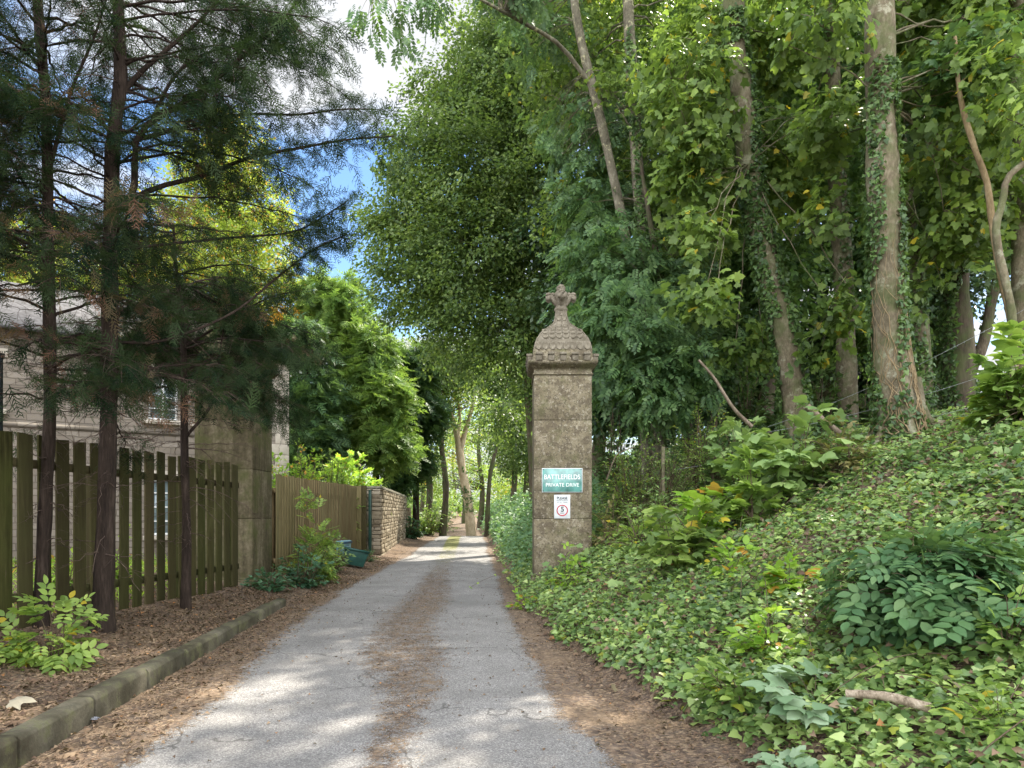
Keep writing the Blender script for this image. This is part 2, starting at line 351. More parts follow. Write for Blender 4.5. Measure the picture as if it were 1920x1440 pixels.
M['leaf_ivy_dark'] = leaf_mat('climbing_ivy_leaf', [(0.020, 0.045, 0.014), (0.042, 0.082, 0.024), (0.08, 0.138, 0.04), (0.15, 0.225, 0.065)], 0.3, rough=0.42, spec=0.45, scale=1.6)
M['leaf_silver'] = leaf_mat('dusty_pale_leaf', [(0.08, 0.15, 0.08), (0.14, 0.22, 0.12), (0.22, 0.30, 0.19), (0.34, 0.42, 0.31)], 0.25, rough=0.7, scale=3)
M['leaf_grey'] = leaf_mat('grey_green_leaf', [(0.06, 0.11, 0.04), (0.105, 0.165, 0.06), (0.165, 0.235, 0.085), (0.25, 0.32, 0.12)], 0.35, gain=1.6, scale=1.2)
M['leaf_brown'] = leaf_mat('browning_leaf', [(0.05, 0.06, 0.02), (0.11, 0.11, 0.035), (0.17, 0.15, 0.06), (0.22, 0.17, 0.09)], 0.3, scale=1.5)
M['leaf_bank'] = leaf_mat('blue_green_undergrowth', [(0.045, 0.10, 0.05), (0.075, 0.15, 0.07), (0.12, 0.21, 0.095), (0.18, 0.28, 0.13)], 0.35, scale=0.8)
M['needle'] = leaf_mat('conifer_spray', [(0.012, 0.030, 0.018), (0.020, 0.046, 0.024), (0.032, 0.068, 0.030), (0.05, 0.10, 0.038)], 0.22, rough=0.75, scale=0.9, tint=(1.0, 1.2, 0.6), gain=.45, spec=.05)
M['needle_brown'] = leaf_mat('dead_conifer_spray', [(0.05, 0.026, 0.018), (0.09, 0.048, 0.03), (0.14, 0.08, 0.05), (0.19, 0.12, 0.06)], 0.2, rough=0.8, scale=0.9, tint=(1.2, 0.8, 0.5))
M['needle_mid'] = leaf_mat('green_conifer_spray', [(0.022, 0.055, 0.026), (0.04, 0.09, 0.034), (0.07, 0.135, 0.045), (0.12, 0.20, 0.06)], 0.35, scale=0.35, gain=1.1)
M['needle_lime'] = leaf_mat('bright_conifer_spray', [(0.06, 0.12, 0.035), (0.11, 0.20, 0.05), (0.19, 0.28, 0.07), (0.30, 0.37, 0.10)], 0.42, scale=0.5, gain=1.05)
M['dead_leaf'] = leaf_mat('fallen_leaf', [(0.06, 0.038, 0.026), (0.12, 0.075, 0.048), (0.20, 0.135, 0.085), (0.33, 0.25, 0.165)], 0.1, rough=0.8, scale=1.4, tint=(1.1, 0.8, 0.5), yellow=(0.03, (0.36, 0.18, 0.07)), gain=1.0)
M['needle_litter'] = leaf_mat('fallen_needle', [(0.09, 0.06, 0.04), (0.16, 0.11, 0.07), (0.24, 0.175, 0.11), (0.34, 0.26, 0.17)], 0.05, rough=0.8, scale=1.4, tint=(1.1, 0.8, 0.5))

# ------------------------------------------------------------------ leaf templates (tip along +y, unit length)
def sym(pts): return pts
def fan(outline, c):
    V = np.array([c] + outline, float); k = len(outline)
    return V, np.array([[0, 1 + i, 1 + (i + 1) % k] for i in range(k)])
def mirror(half):      # half outline on +x from base to tip (excl. both ends given separately)
    base, mid, tip = half
    return [base] + mid + [tip] + [(-x, y, z) for (x, y, z) in reversed(mid)]
T_MAPLE = fan(mirror(((0, 0, 0), [(.24, -.10, -.02), (.50, .02, -.08), (.42, .20, 0), (.64, .52, -.10), (.40, .50, -.02), (.30, .58, 0), (.24, .80, -.05)], (0, 1.02, -.14))), (0, .28, .03))
T_MAPLE_LO = fan(mirror(((0, 0, 0), [(.45, .0, -.06), (.34, .24, 0), (.6, .55, -.08), (.25, .62, 0)], (0, 1.0, -.12))), (0, .3, .03))
T_IVY = fan(mirror(((0, .02, 0), [(.26, -.14, -.02), (.46, .10, -.05), (.30, .34, 0), (.26, .52, 0)], (0, .95, -.08))), (0, .25, .03))
T_OV = (np.array([(0,0,0), (.25,.22,.05), (.31,.5,.06), (.18,.80,.02), (0,1,-.08), (-.18,.80,.02), (-.31,.5,.06), (-.25,.22,.05), (0,.5,0)], float),
        np.array([(0,1,8),(1,2,8),(2,3,8),(3,4,8),(4,5,8),(5,6,8),(6,7,8),(7,0,8)]))
T_OV4 = (np.array([(0,0,0), (.28,.45,.07), (0,1,-.06), (-.28,.45,.07), (0,.5,0)], float), np.array([(0,1,4),(1,2,4),(2,3,4),(3,0,4)]))
T_Q = (np.array([(0,0,0), (.32,.45,.08), (0,1,-.05), (-.32,.45,.0)], float), np.array([(0,1,2,3)]))
T_T = (np.array([(-.3,0,0), (.35,.3,.05), (-.1,1,-.05)], float), np.array([(0,1,2)]))
T_BLADE = (np.array([(-.03,0,0), (.03,0,0), (.025,.5,.0), (0,1,-.12)], float), np.array([(0,1,2),(0,2,3)]))
def compound(n=3, ll=.42, T=T_OV4, wid=0.9):
    V = []; F = []; k = 0
    spots = [(i / (n - .0) * .72 + .12, s) for i in range(n) for s in (-1, 1)] + [(.66 + .1, 0)]
    for t, s in spots:
        a = -s * R(62); l = ll * (1 - .25 * abs(t - .5)); q = T[0] * np.array([wid, 1, 1]) * l
        ca, sa = math.cos(a), math.sin(a)
        q = np.stack([q[:,0]*ca - q[:,1]*sa, q[:,0]*sa + q[:,1]*ca, q[:,2]], 1) + np.array([0, t, -.12*t*t])
        V.append(q); F.append(T[1] + k); k += len(q)
    return np.vstack(V), np.vstack(F)
T_ASH = compound(4, .38, T_Q, .8)
T_ELDER = compound(3, .44, T_OV)
T_TREFOIL = compound(1, .62, T_OV)
def conifer_spray(n=9, sub=3, seed=1, wdt=.016):
    r = np.random.default_rng(seed); V = []; F = []; k = 0
    def tri(a, b, wd):
        nonlocal k
        d = b - a; s = np.cross(d, (0, 0, 1)); s = s / (np.linalg.norm(s) + 1e-9) * wd
        V.extend([a - s, a + s, b]); F.append((k, k + 1, k + 2)); k += 3
    tri(np.zeros(3), np.array([0, 1, -.22]), wdt * .8)
    for i in range(n):
        t = .08 + .88 * i / n
        for s in (-1, 1):
            a = np.array([0, t, -.22 * t * t]); L = (.46 * (1 - t) ** .7 + .08) * r.uniform(.7, 1.2); an = R(r.uniform(32, 58)) * s
            b = a + L * np.array([math.sin(an), math.cos(an), r.uniform(-.35, .05)])
            tri(a, b, wdt)
            for j in range(sub):
                u = (j + 1) / (sub + 1); c = a + (b - a) * u; an2 = an + R(38) * (1 if j % 2 else -1)
                tri(c, c + L * .42 * (1 - .4 * u) * np.array([math.sin(an2), math.cos(an2), r.uniform(-.4, .1)]), wdt * .8)
    return np.array(V), np.array(F)
SPR = [conifer_spray(8, 2, q) for q in (1, 2, 3)]
SPR_LO = [conifer_spray(5, 1, q, .045) for q in (4, 5)]

# ------------------------------------------------------------------ terrain
def tab(pairs):
    a = np.array(pairs, float); return lambda y: np.interp(y, a[:, 0], a[:, 1])
XL = tab([(0, -2.0), (4.16, -2.28), (5.7, -2.4), (7.53, -2.66), (9.73, -2.93), (13.3, -3.2), (16.6, -3.25), (23.5, -3.53), (46, -4.6), (60, -5.1), (75, -5.0), (140, -2)])
XR = tab([(0, .85), (4.16, .53), (5.25, .39), (6.88, .26), (9.5, .036), (14.25, -.27), (22, -.66), (46, -1.9), (60, -3.2), (75, -3.2), (140, 0)])
XB = tab([(-10, 2.6), (0, 2.2), (2, 1.95), (4.3, 1.5), (5.96, .95), (8.5, .48), (11.7, .12), (14, 0.0), (22, -.45), (46, -1.7), (60, -3.0), (75, -3.0), (140, .3)])
ZC = tab([(-50, 0), (44, 0), (47, -.10), (50, -.22), (58, .1), (66, .6), (80, 1.15), (110, 1.8), (160, 3.2), (400, 4)])
XK = lambda y: -2.86 - .1 * (np.asarray(y) - 4)
def sst(x, a, b):
    t = np.clip((x - a) / (b - a), 0, 1); return t * t * (3 - 2 * t)
def H(x, y, rough=True):
    x = np.asarray(x, float); y = np.asarray(y, float)
    x, y = np.broadcast_arrays(x, y)
    z = ZC(y).astype(float)
    # right bank
    u = x - XB(y)
    b = .10 * sst(u, 0, .3) + .45 * np.clip(u, 0, 6.2) + .12 * np.clip(u - 6.2, 0, 5) - .10 * np.clip(u - 13, 0, 60)
    b = b + .55 * sst(y, 13, 20) * sst(u, .1, 1.6) * (u > 0)
    z = z + np.where(u > 0, b, 0)
    # left verge
    d = XL(y) - x
    ramp_ = .02 * sst(d, 0, .5) + .26 * sst(d, .35, 2.0)
    k = XK(y) - .07 - x
    step = (.175 - .075 * np.clip((y - 4) / 7.3, -.3, 1)) * sst(k, -.02, .02) + .13 * sst(k, .2, 1.6) + .01 * sst(d, 0, .3)
    wk = 1 - sst(y, 11.0, 11.6)
    z = z + np.where(d > 0, ramp_ * (1 - wk) + step * wk, 0)
    if rough:
        r = .05 * vnoise(x, y, 2.3, 1) + .018 * vnoise(x, y, 9, 2)
        z = z + r * (sst(u, .1, .8) * 1.3 + sst(d, .8, 1.6) * .35)
        e = np.where((d > 0) | (x > XR(y)), .006 * vnoise(x, y, 14, 3), 0)
        z = z + e * (1 - sst(np.abs(k), 0, .1) * 0)
    return z
def HS(x, y): return float(H(np.array([x]), np.array([y]))[0])

def grid_mesh(xs, ys, zf):
    Xg, Yg = np.meshgrid(xs, ys); Zg = zf(Xg, Yg)
    nx, ny = len(xs), len(ys)
    i = np.arange(ny - 1)[:, None] * nx + np.arange(nx - 1)[None]
    F = np.stack([i, i + 1, i + nx + 1, i + nx], -1).reshape(-1, 4)
    return np.stack([Xg, Yg, Zg], -1).reshape(-1, 3), F
def ground_h(x, y):
    z = H(x, y)
    ins = np.minimum(x - (XL(y) - .30), np.minimum(XR(y) + .30, XB(y) - .02) - x)
    return z - .05 * sst(ins, 0, .12) * (y < 128)
xs = np.unique(np.r_[-400, -250, -150, -100, -70, -50, -40, -30, np.arange(-24, -8, 1.0), np.arange(-8, -2.4, .07), np.arange(-2.4, 3, .1), np.arange(3, 9, .14), np.arange(9, 24, .6), 26, 30, 36, 45, 60, 80, 120, 200, 400])
ys = np.unique(np.r_[-60, -40, -25, -15, -8, np.arange(-4, 2, .5), np.arange(2, 16, .11), np.arange(16, 30, .25), np.arange(30, 60, .5), np.arange(60, 140, 2.), 150, 170, 200, 260, 340, 450])
V, F = grid_mesh(xs, ys, ground_h)
m, nt = mat('leaf_mould_soil'); c, h = dirt_nodes(nt, wpos(nt)); finish(nt, c, 0.95, h, 0.02, 0.9, 0.1); M['soil'] = m
o = MB().add(V, F).build('ground', M['soil'], smooth=True); tag(o, 'brown soil and leaf mould of the verge and the bank', kind='structure')

# road sheet
vs = np.unique(np.r_[np.arange(-8, 2.5, .4), np.arange(2.5, 12, .07), np.arange(12, 26, .14), np.arange(26, 60, .35), np.arange(60, 128, 1.5)])
ut = np.linspace(0, 1, 74)
Yg = np.repeat(vs[:, None], len(ut), 1); xl = XL(Yg) - .36; xr = np.minimum(XR(Yg) + .36, XB(Yg) + .02)
Xg = xl + (xr - xl) * ut[None]
Zg = H(Xg, Yg, False) * 0 + ZC(Yg) + .004 * vnoise(Xg, Yg, 1.3, 5) + .008
edge = np.minimum(Xg - xl, xr - Xg)
Zg = Zg - .045 * (1 - sst(edge, 0, .07))
nx = len(ut); i = np.arange(len(vs) - 1)[:, None] * nx + np.arange(nx - 1)[None]
F = np.stack([i, i + 1, i + nx + 1, i + nx], -1).reshape(-1, 4)
mb = MB().add(np.stack([Xg, Yg, Zg], -1), F)
# how much litter lies where: towards both edges and in a wandering strip between the wheel tracks
CT = tab([(0, -.60), (4.16, -.68), (5.25, -.80), (6.4, -.93), (7.4, -1.12), (8.3, -1.28), (9.5, -1.42), (12.5, -1.48), (16.6, -1.75), (22, -2.06), (40, -3.3), (46, -3.55), (140, -2)])
CW = tab([(0, .15), (4.16, .15), (5.25, .19), (6.4, .34), (7.2, .46), (8.0, .46), (9.5, .40), (12.5, .42), (16.6, .34), (22, .33), (46, .40), (140, .5)])
dl = Xg - XL(Yg); dr = XR(Yg) - Xg
L1 = 1 - sst(np.minimum(dl, dr) + .07 * vnoise(Xg, Yg, 3.5, 6), -.14, .14)
cdv = np.abs(Xg - CT(Yg) - .06 * vnoise(Xg, Yg, 2.2, 7))
L2 = (1 - sst(cdv, CW(Yg) * .35, CW(Yg) * 1.5)) * (.58 - .45 * sst(Yg, 14, 26))
cr_ = sst(Yg, 46.5, 50)
lit = np.clip(np.maximum(np.maximum(L1, L2), cr_), 0, 1)
moss = (1 - sst(np.abs(Xg - CT(Yg)), .22, .5)) * sst(Yg, 10, 24) * (.55 + .45 * sst(Yg, 26, 36)) * (1 - sst(Yg, 48, 50))
patch = np.clip(sst(vnoise(Xg, Yg, .75, 8), .15, .5), 0, 1)
M_, nt = mat('worn_chip_asphalt')
p = wpos(nt)
a1 = node(nt, 'ShaderNodeAttribute', attribute_name='litter').outputs['Fac']; a2 = node(nt, 'ShaderNodeAttribute', attribute_name='moss').outputs['Fac']
a3 = node(nt, 'ShaderNodeAttribute', attribute_name='patch').outputs['Fac']
dc, dh = dirt_nodes(nt, p)
v1 = node(nt, 'ShaderNodeTexVoronoi', {'Vector': p, 'Scale': 125.0}); rs = nt.nodes.new('ShaderNodeSeparateColor'); nt.links.new(v1.outputs['Color'], rs.inputs[0])
chip = ramp(nt, rs.outputs[0], [(0, (0.135, 0.131, 0.128)), (0.35, (0.20, 0.193, 0.188)), (0.7, (0.27, 0.26, 0.25)), (1, (0.40, 0.385, 0.37))])
n1 = noise(nt, p, 1.6, 5, 0.6); n2 = noise(nt, p, 14, 5, 0.65)
ac = mixc(nt, ramp(nt, n1, [(0.35, (0,0,0)), (0.65, (0.6,)*3)]), chip, mixc(nt, 0.75, chip, (0.12, 0.115, 0.11)))
ac = mixc(nt, math_(nt, 'MULTIPLY', a3, 0.45), ac, (0.135, 0.133, 0.13))
n3 = noise(nt, p, 5.5, 6, 0.75)
wp = node(nt, 'ShaderNodeVectorMath', {0: p}, operation='ADD'); nzc = node(nt, 'ShaderNodeTexNoise', {'Vector': p, 'Scale': 3.0, 'Detail': 4.0}); nzs = node(nt, 'ShaderNodeVectorMath', {0: nzc.outputs['Color']}, operation='SCALE'); nzs.inputs['Scale'].default_value = .5; nt.links.new(nzs.outputs[0], wp.inputs[1])
vc = node(nt, 'ShaderNodeTexVoronoi', {'Vector': wp.outputs[0], 'Scale': .75}, feature='DISTANCE_TO_EDGE')
crk = math_(nt, 'MULTIPLY', math_(nt, 'LESS_THAN', vc.outputs['Distance'], .009), math_(nt, 'GREATER_THAN', noise(nt, p, .9, 2), .50))
ac = mixc(nt, math_(nt, 'MULTIPLY', crk, .5), ac, (.04, .037, .034))
lf = math_(nt, 'ADD', a1, math_(nt, 'MULTIPLY', math_(nt, 'SUBTRACT', n3, 0.5), 2.0))
lf2 = ramp(nt, math_(nt, 'ADD', lf, math_(nt, 'MULTIPLY', math_(nt, 'SUBTRACT', rs.outputs[1], 0.5), 0.55)), [(0.40, (0,0,0)), (0.62, (1,1,1))])
c = mixc(nt, lf2, ac, dc)
mf = ramp(nt, math_(nt, 'ADD', a2, math_(nt, 'MULTIPLY', math_(nt, 'SUBTRACT', n3, 0.55), 1.6)), [(0.45, (0,0,0)), (0.6, (0.8,)*3)])
c = mixc(nt, mf, c, mixc(nt, n2, (0.10, 0.105, 0.02), (0.22, 0.22, 0.05)))
hh = math_(nt, 'ADD', math_(nt, 'MULTIPLY', v1.outputs['Distance'], 0.5), math_(nt, 'MULTIPLY', dh, math_(nt, 'MULTIPLY', lf2, 0.8)))
finish(nt, c, 0.92, hh, 0.008, 0.8, 0.2); M['asphalt'] = M_
road = mb.build('road', M['asphalt'], smooth=True); tag(road, 'narrow grey private drive with litter strip between the wheel tracks', kind='structure')
for nme, arr in (('litter', lit), ('moss', moss), ('patch', patch)):
    at = road.data.attributes.new(nme, 'FLOAT', 'POINT'); at.data.foreach_set('value', arr.ravel().astype(np.float32))

# kerb stones along the left verge
m, nt = mat('mossy_kerb_concrete'); p = wpos(nt); n1 = noise(nt, p, 3.0, 5, .6); n2 = noise(nt, p, 40, 5, .6)
c = ramp(nt, n1, [(.32, (.05, .043, .028)), (.5, (.10, .089, .064)), (.7, (.19, .172, .132))]); c = mixc(nt, ramp(nt, n2, [(.3, (.5,)*3), (.6, (0,)*3)]), c, (.06, .062, .04))
c = mixc(nt, ramp(nt, noise(nt, p, 6, 5, .7), [(.5, (0,)*3), (.62, (.6,)*3)]), c, (.11, .115, .05)); finish(nt, c, .92, n2, .01, .6, .15); M['kerb'] = m
kr = empty('kerb', (XK(6.5), 6.5, .07), 'mossy stone kerb edging the leaf covered verge left of the drive'); kr['kind'] = 'structure'
y0 = 1.4; k = 0
while y0 < 11.25:
    y1 = min(y0 + .91, 11.3); mb = MB(); xa, xb = XK(y0 + .011) + rng.uniform(-.008, .008), XK(y1 - .011) + rng.uniform(-.008, .008); W = .135
    dz = rng.uniform(-.012, .012); dxx = rng.uniform(-.006, .006)
    kh = .20 - .075 * (y0 - 4) / 7.3; sec = [(0 + dxx, -.12), (.0 + dxx, kh - .03), (-.022 + dxx, kh + dz), (-W, kh + .004 + dz), (-W, -.12)]
    V = np.array([[xx + sx, yy, sz] for xx, yy in ((xa, y0 + .011), (xb, y1 - .011)) for sx, sz in sec])
    F4 = np.array([(q, (q + 1) % 5, 5 + (q + 1) % 5, 5 + q) for q in range(5)])
    mb.add(V, [F4, np.array([(0, 2, 1), (0, 3, 2), (0, 4, 3), (5, 6, 7), (5, 7, 8), (5, 8, 9)])])
    mb.build('kerb_stone', M['kerb'], kr, bevel=.006); y0 = y1

# ------------------------------------------------------------------ gate pillars
def make_pillar(loc, label):
    t = empty('gate_pillar', loc, label, 'gate pillar', 'stone gate pillars')
    bx, by, bz = loc; hw = .515; S = M['stone']; Z = lambda z: z   # heights below are absolute
    # shaft: four ashlar blocks with thin joints
    mb = MB(); zs = [.32, 1.38, 2.26, 3.13, 3.935]
    for a, b in zip(zs[:-1], zs[1:]): mb.box((bx, by, (a + b) / 2), (2 * hw, 2 * hw, b - a - .005))
    mb.box((bx, by, 2.1), (2 * hw - .03, 2 * hw - .03, 3.7))
    mb.build('shaft', S, t, bevel=.012)
    mb = MB(); mb.box((bx, by, .02), (1.16, 1.16, .56)); mb.box((bx, by, .31), (1.10, 1.10, .05)); mb.build('plinth', S, t, bevel=.02)
    # cornice: square loft
    prof = [(.518, 3.935), (.535, 3.94), (.535, 3.965), (.512, 3.975), (.512, 4.045), (.53, 4.06), (.55, 4.075), (.585, 4.11), (.612, 4.135), (.617, 4.165), (.605, 4.178), (.545, 4.20), (.525, 4.30), (.520, 4.395), (.50, 4.40)]
    sq = np.array([(-1, -1), (1, -1), (1, 1), (-1, 1)])
    V = np.array([[bx + s[0] * h_, by + s[1] * h_, z] for h_, z in prof for s in sq])
    F4 = np.array([(r_ * 4 + q, r_ * 4 + (q + 1) % 4, r_ * 4 + 4 + (q + 1) % 4, r_ * 4 + 4 + q) for r_ in range(len(prof) - 1) for q in range(4)])
    n = len(prof) * 4
    MB().add(V, [F4, np.array([(n - 4, n - 3, n - 2, n - 1)])]).build('cornice', S, t)
    mb = MB()
    for q in (-2, -1, 0, 1, 2):
        for a in range(4):
            ux, uy = [(0, -1), (1, 0), (0, 1), (-1, 0)][a]; tx, ty = [(1, 0), (0, 1), (1, 0), (0, 1)][a]
            cx = bx + ux * .585 + tx * q * .212; cy_ = by + uy * .585 + ty * q * .212
            dd = (.115, .10) if a % 2 == 0 else (.10, .115)
            mb.box((cx, cy_, 4.225), (dd[0] - .01, dd[1], .10), jit=.004); mb.box((cx + ux * .008, cy_ + uy * .008, 4.295), (dd[0] + .004, dd[1] + .024, .042), jit=.004)
    mb.build('battlement', M['stone_plain'], t, bevel=.006)
    # ogee dome
    zb = 4.395; pf = np.array([(.51, 0), (.495, .075), (.48, .14), (.455, .21), (.375, .33), (.255, .45), (.145, .555), (.118, .62), (.100, .70), (.093, .77), (.09, .82)])
    zz = np.linspace(0, .82, 40); hh_ = np.interp(zz, pf[:, 1], pf[:, 0]); ker = np.array([.25, .5, .25])
    for _ in range(1): hh_[1:-1] = np.convolve(hh_, ker, 'valid')
    V = []; 
    for h_, z in zip(hh_, zz):
        for s in sq: V.append((bx + s[0] * h_, by + s[1] * h_, zb + z))
    F4 = np.array([(r_ * 4 + q, r_ * 4 + (q + 1) % 4, r_ * 4 + 4 + (q + 1) % 4, r_ * 4 + 4 + q) for r_ in range(39) for q in range(4)])
    mb = MB().add(V, F4)
    arc = np.r_[0, np.cumsum(np.hypot(np.diff(hh_), np.diff(zz)))]
    outl = np.array([(-.46, .62), (.46, .62), (.47, -.12), (.36, -.34), (.17, -.50), (0, -.55), (-.17, -.50), (-.36, -.34), (-.47, -.12)])
    rows = 8; edges_ = np.linspace(0.10, 1.0, rows + 1) ** .95 * arc[-1]
    for r_ in range(rows):
        rh = edges_[r_ + 1] - edges_[r_]; am = edges_[r_] if r_ else .02
        am = (edges_[r_] + edges_[r_ + 1]) / 2 if r_ else (arc[-1] * .06)
        z = np.interp(am, arc, zz); h_ = np.interp(am, arc, hh_); h2 = np.interp(min(am + .02, arc[-1]), arc, hh_); z2 = np.interp(min(am + .02, arc[-1]), arc, zz)
        tv = nrm(np.array([-(h_ - h2), z2 - z])); wv = .124 if r_ < 3 else (.115 if r_ < 5 else .10); hgt = rh * 1.25
        cnt = int(round(2 * h_ / wv)); cnt = max(cnt, 2); offs = .5 if r_ % 2 else 0
        for q in range(-1, cnt + 1):
            s = -cnt * wv / 2 + (q + .5 + offs) * wv
            if abs(s) + wv * .40 > h_ + .004: continue
            for a in range(4):
                ux, uy = [(0, -1), (1, 0), (0, 1), (-1, 0)][a]; N = np.array([ux, uy, 0.]); T_ = np.array([-uy, ux, 0.])
                up = np.array([ux * tv[0], uy * tv[0], tv[1]]); nn = np.cross(T_, up)
                c0 = np.array([bx, by, zb + z]) + N * h_ + T_ * s
                def ring(k_, lift): return [c0 + T_ * p_[0] * wv * k_ + up * (p_[1] * hgt * k_) + nn * (lift + .008 * (-p_[1])) for p_ in outl]
                Vt = np.array(ring(.97, -.006) + ring(.95, .014) + ring(.76, .017) + ring(.64, .006)); kk = len(outl)
                Ft = [(L_ * kk + i_, L_ * kk + (i_ + 1) % kk, (L_ + 1) * kk + (i_ + 1) % kk, (L_ + 1) * kk + i_) for L_ in range(3) for i_ in range(kk)]
                Ft3 = [(3 * kk, 3 * kk + i_, 3 * kk + i_ + 1) for i_ in range(1, kk - 1)]
                mb.add(Vt, [np.array(Ft), np.array(Ft3)])
    for sx, sy in ((-1, -1), (1, -1), (1, 1), (-1, 1)):
        mb.tube([(bx + sx * h_ * .995, by + sy * h_ * .995, zb + z) for h_, z in zip(hh_[::2], zz[::2])], .012, 5)
    mb.build('dome', M['stone_plain'], t)
    # finial: collar, stem, four curled leaves and a face-like boss on top
    mb = MB(); zc = zb + .82
    def lathe(mb, pr, c, n=16):
        V = np.array([[c[0] + r_ * math.cos(a), c[1] + r_ * math.sin(a), c[2] + z] for r_, z in pr for a in np.arange(n) * 2 * PI / n])
        F4 = np.array([(q * n + i_, q * n + (i_ + 1) % n, q * n + n + (i_ + 1) % n, q * n + n + i_) for q in range(len(pr) - 1) for i_ in range(n)])
        mb.add(V, F4)
    lathe(mb, [(.10, -.02), (.125, 0), (.13, .02), (.12, .045), (.098, .06), (.095, .12), (.105, .2), (.13, .27), (.12, .33), (.06, .38), (.0, .39)], (bx, by, zc))
    def lump(c, r, sq_=(1, 1, 1), seed=0):
        u_ = np.linspace(0, PI, 9); a_ = np.arange(12) * 2 * PI / 12; V = []
        for i_ in u_:
            for j_ in a_:
                q = 1 + .10 * math.sin(3 * j_ + seed) * math.sin(2 * i_ + seed) + .06 * math.sin(7 * j_ + 5 * i_)
                V.append((c[0] + r * q * sq_[0] * math.sin(i_) * math.cos(j_), c[1] + r * q * sq_[1] * math.sin(i_) * math.sin(j_), c[2] + r * q * sq_[2] * math.cos(i_)))
        F4 = np.array([(i_ * 12 + j_, i_ * 12 + (j_ + 1) % 12, i_ * 12 + 12 + (j_ + 1) % 12, i_ * 12 + 12 + j_) for i_ in range(8) for j_ in range(12)])
        mb.add(V, F4)
    lump((bx, by, zc + .405), .088, (1, 1, .95), 1)
    for a in range(4):
        ux, uy = [(0, -1), (1, 0), (0, 1), (-1, 0)][a]
        path = [(bx + ux * .06, by + uy * .06, zc + .10), (bx + ux * .13, by + uy * .13, zc + .19), (bx + ux * .20, by + uy * .20, zc + .27), (bx + ux * .245, by + uy * .245, zc + .255), (bx + ux * .235, by + uy * .235, zc + .19), (bx + ux * .20, by + uy * .20, zc + .165)]
        mb.tube(smooth_path(path, 12), [.05, .052, .055, .056, .056, .055, .052, .05, .048, .045, .04, .03], 8)
        lump((bx + ux * .225, by + uy * .225, zc + .30), .05, (1.2, 1.2, .8), a); lump((bx + ux * .235 - uy * .045, by + uy * .235 - ux * .045, zc + .215), .045, seed=a); lump((bx + ux * .235 + uy * .045, by + uy * .235 + ux * .045, zc + .215), .045, seed=a + 2)
        lump((bx + ux * .15, by + uy * .15, zc + .305), .038, seed=a)
        for s in (-1, 1): mb.tube([(bx + ux * .10 + uy * s * .03, by + uy * .10 + ux * s * .03, zc + .10), (bx + ux * .135 + uy * s * .035, by + uy * .135 + ux * s * .035, zc + .22), (bx + ux * .09 + uy * s * .06, by + uy * .09 + ux * s * .06, zc + .30)], [.016, .02, .012], 6)
    for dxx, dzz, rr in ((-.03, .43, .022), (.03, .43, .022), (0, .40, .02), (0, .365, .03)): lump((bx + dxx, by - .078, zc + dzz), rr, (1, .7, .8))
    mb.build('finial', M['stone_plain'], t, smooth=True)
    return t
PX, PY = .905, 13.115
pil = make_pillar((PX, PY, 0), 'tall weathered stone gate pillar carrying the green and white signs, scaled dome on top')
pil2 = copy_thing(pil, (-5.12, 13.10, 0), 'mossy stone gate pillar between two picket fences, shade painted into its stone')

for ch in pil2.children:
    ch.material_slots[0].link = 'OBJECT'; ch.material_slots[0].material = M['stone_shade']  # shade on the left pillar painted in through this darker stone
# signs
def plate_mb(c, d):
    return MB().box(c, d)
def text(name, body, size, x, z, y, m, parent, squeeze=1.0, depth=.0012, off=0.0):
    cu = bpy.data.curves.new(name, 'FONT'); cu.body = body; cu.size = size; cu.align_x = 'CENTER'; cu.align_y = 'CENTER'; cu.extrude = depth; cu.offset = off
    t = bpy.data.objects.new(name + '_c', cu); COL.objects.link(t); bpy.context.view_layer.update()
    me = bpy.data.meshes.new_from_object(t.evaluated_get(bpy.context.evaluated_depsgraph_get())); bpy.data.objects.remove(t); bpy.data.curves.remove(cu)
    V = np.array([v.co[:] for v in me.vertices]); wd = V[:, 0].max() - V[:, 0].min()
    k = squeeze / wd if squeeze > 0 else 1
    for v in me.vertices:
        a = v.co.copy(); v.co = (a.x * k, 0, 0)
        org = ORG[parent.name]; v.co = (x + a.x * k - org[0], y - a.z - org[1], z + a.y - org[2])
    me.materials.append(m); me.name = name
    o = bpy.data.objects.new(name, me); COL.objects.link(o); o.parent = parent; ORG[o.name] = ORG[parent.name]; return o
M['sign_green'] = simple('teal_enamel', (.12, .31, .28), .16, .22, 6, spec=.9)
M['sign_white'] = simple('white_enamel', (.66, .69, .70), .35, .05, 12)
M['sign_letter'] = simple('white_lettering', (.85, .88, .86), .4, .01)
M['sign_black'] = simple('black_lettering', (.03, .035, .045), .5, .01)
M['sign_red'] = simple('red_ring', (.50, .03, .05), .4, .03)
M['screw'] = simple('dull_screw', (.06, .06, .06), .4, .1, metallic=.6)
FY = 12.6
s1 = empty('name_sign', (.89, FY, 2.063), 'green enamel plate lettered BATTLEFIELDS PRIVATE DRIVE on the stone pillar', 'sign')
MB().box((.89, FY - .010, 2.063), (.72, .016, .43)).build('backing', M['sign_white'], s1, bevel=.003)
MB().box((.89, FY - .0195, 2.063), (.70, .005, .41)).build('plate', M['sign_green'], s1, bevel=.002)
text('lettering', 'BATTLEFIELDS', .118, .888, 2.118, FY - .0235, M['sign_letter'], s1, .635)
text('lettering', 'PRIVATE', .092, .762, 1.978, FY - .0235, M['sign_letter'], s1, .325, off=.0005)
text('lettering', 'DRIVE', .092, 1.072, 1.978, FY - .0235, M['sign_letter'], s1, .225, off=.0005)
for sx in (-1, 1):
    for sz in (-1, 1):
        MB().tube([(.89 + sx * .335, FY - .018, 2.063 + sz * .19), (.89 + sx * .335, FY - .027, 2.063 + sz * .19)], .010, 8).build('screw', M['screw'], s1)
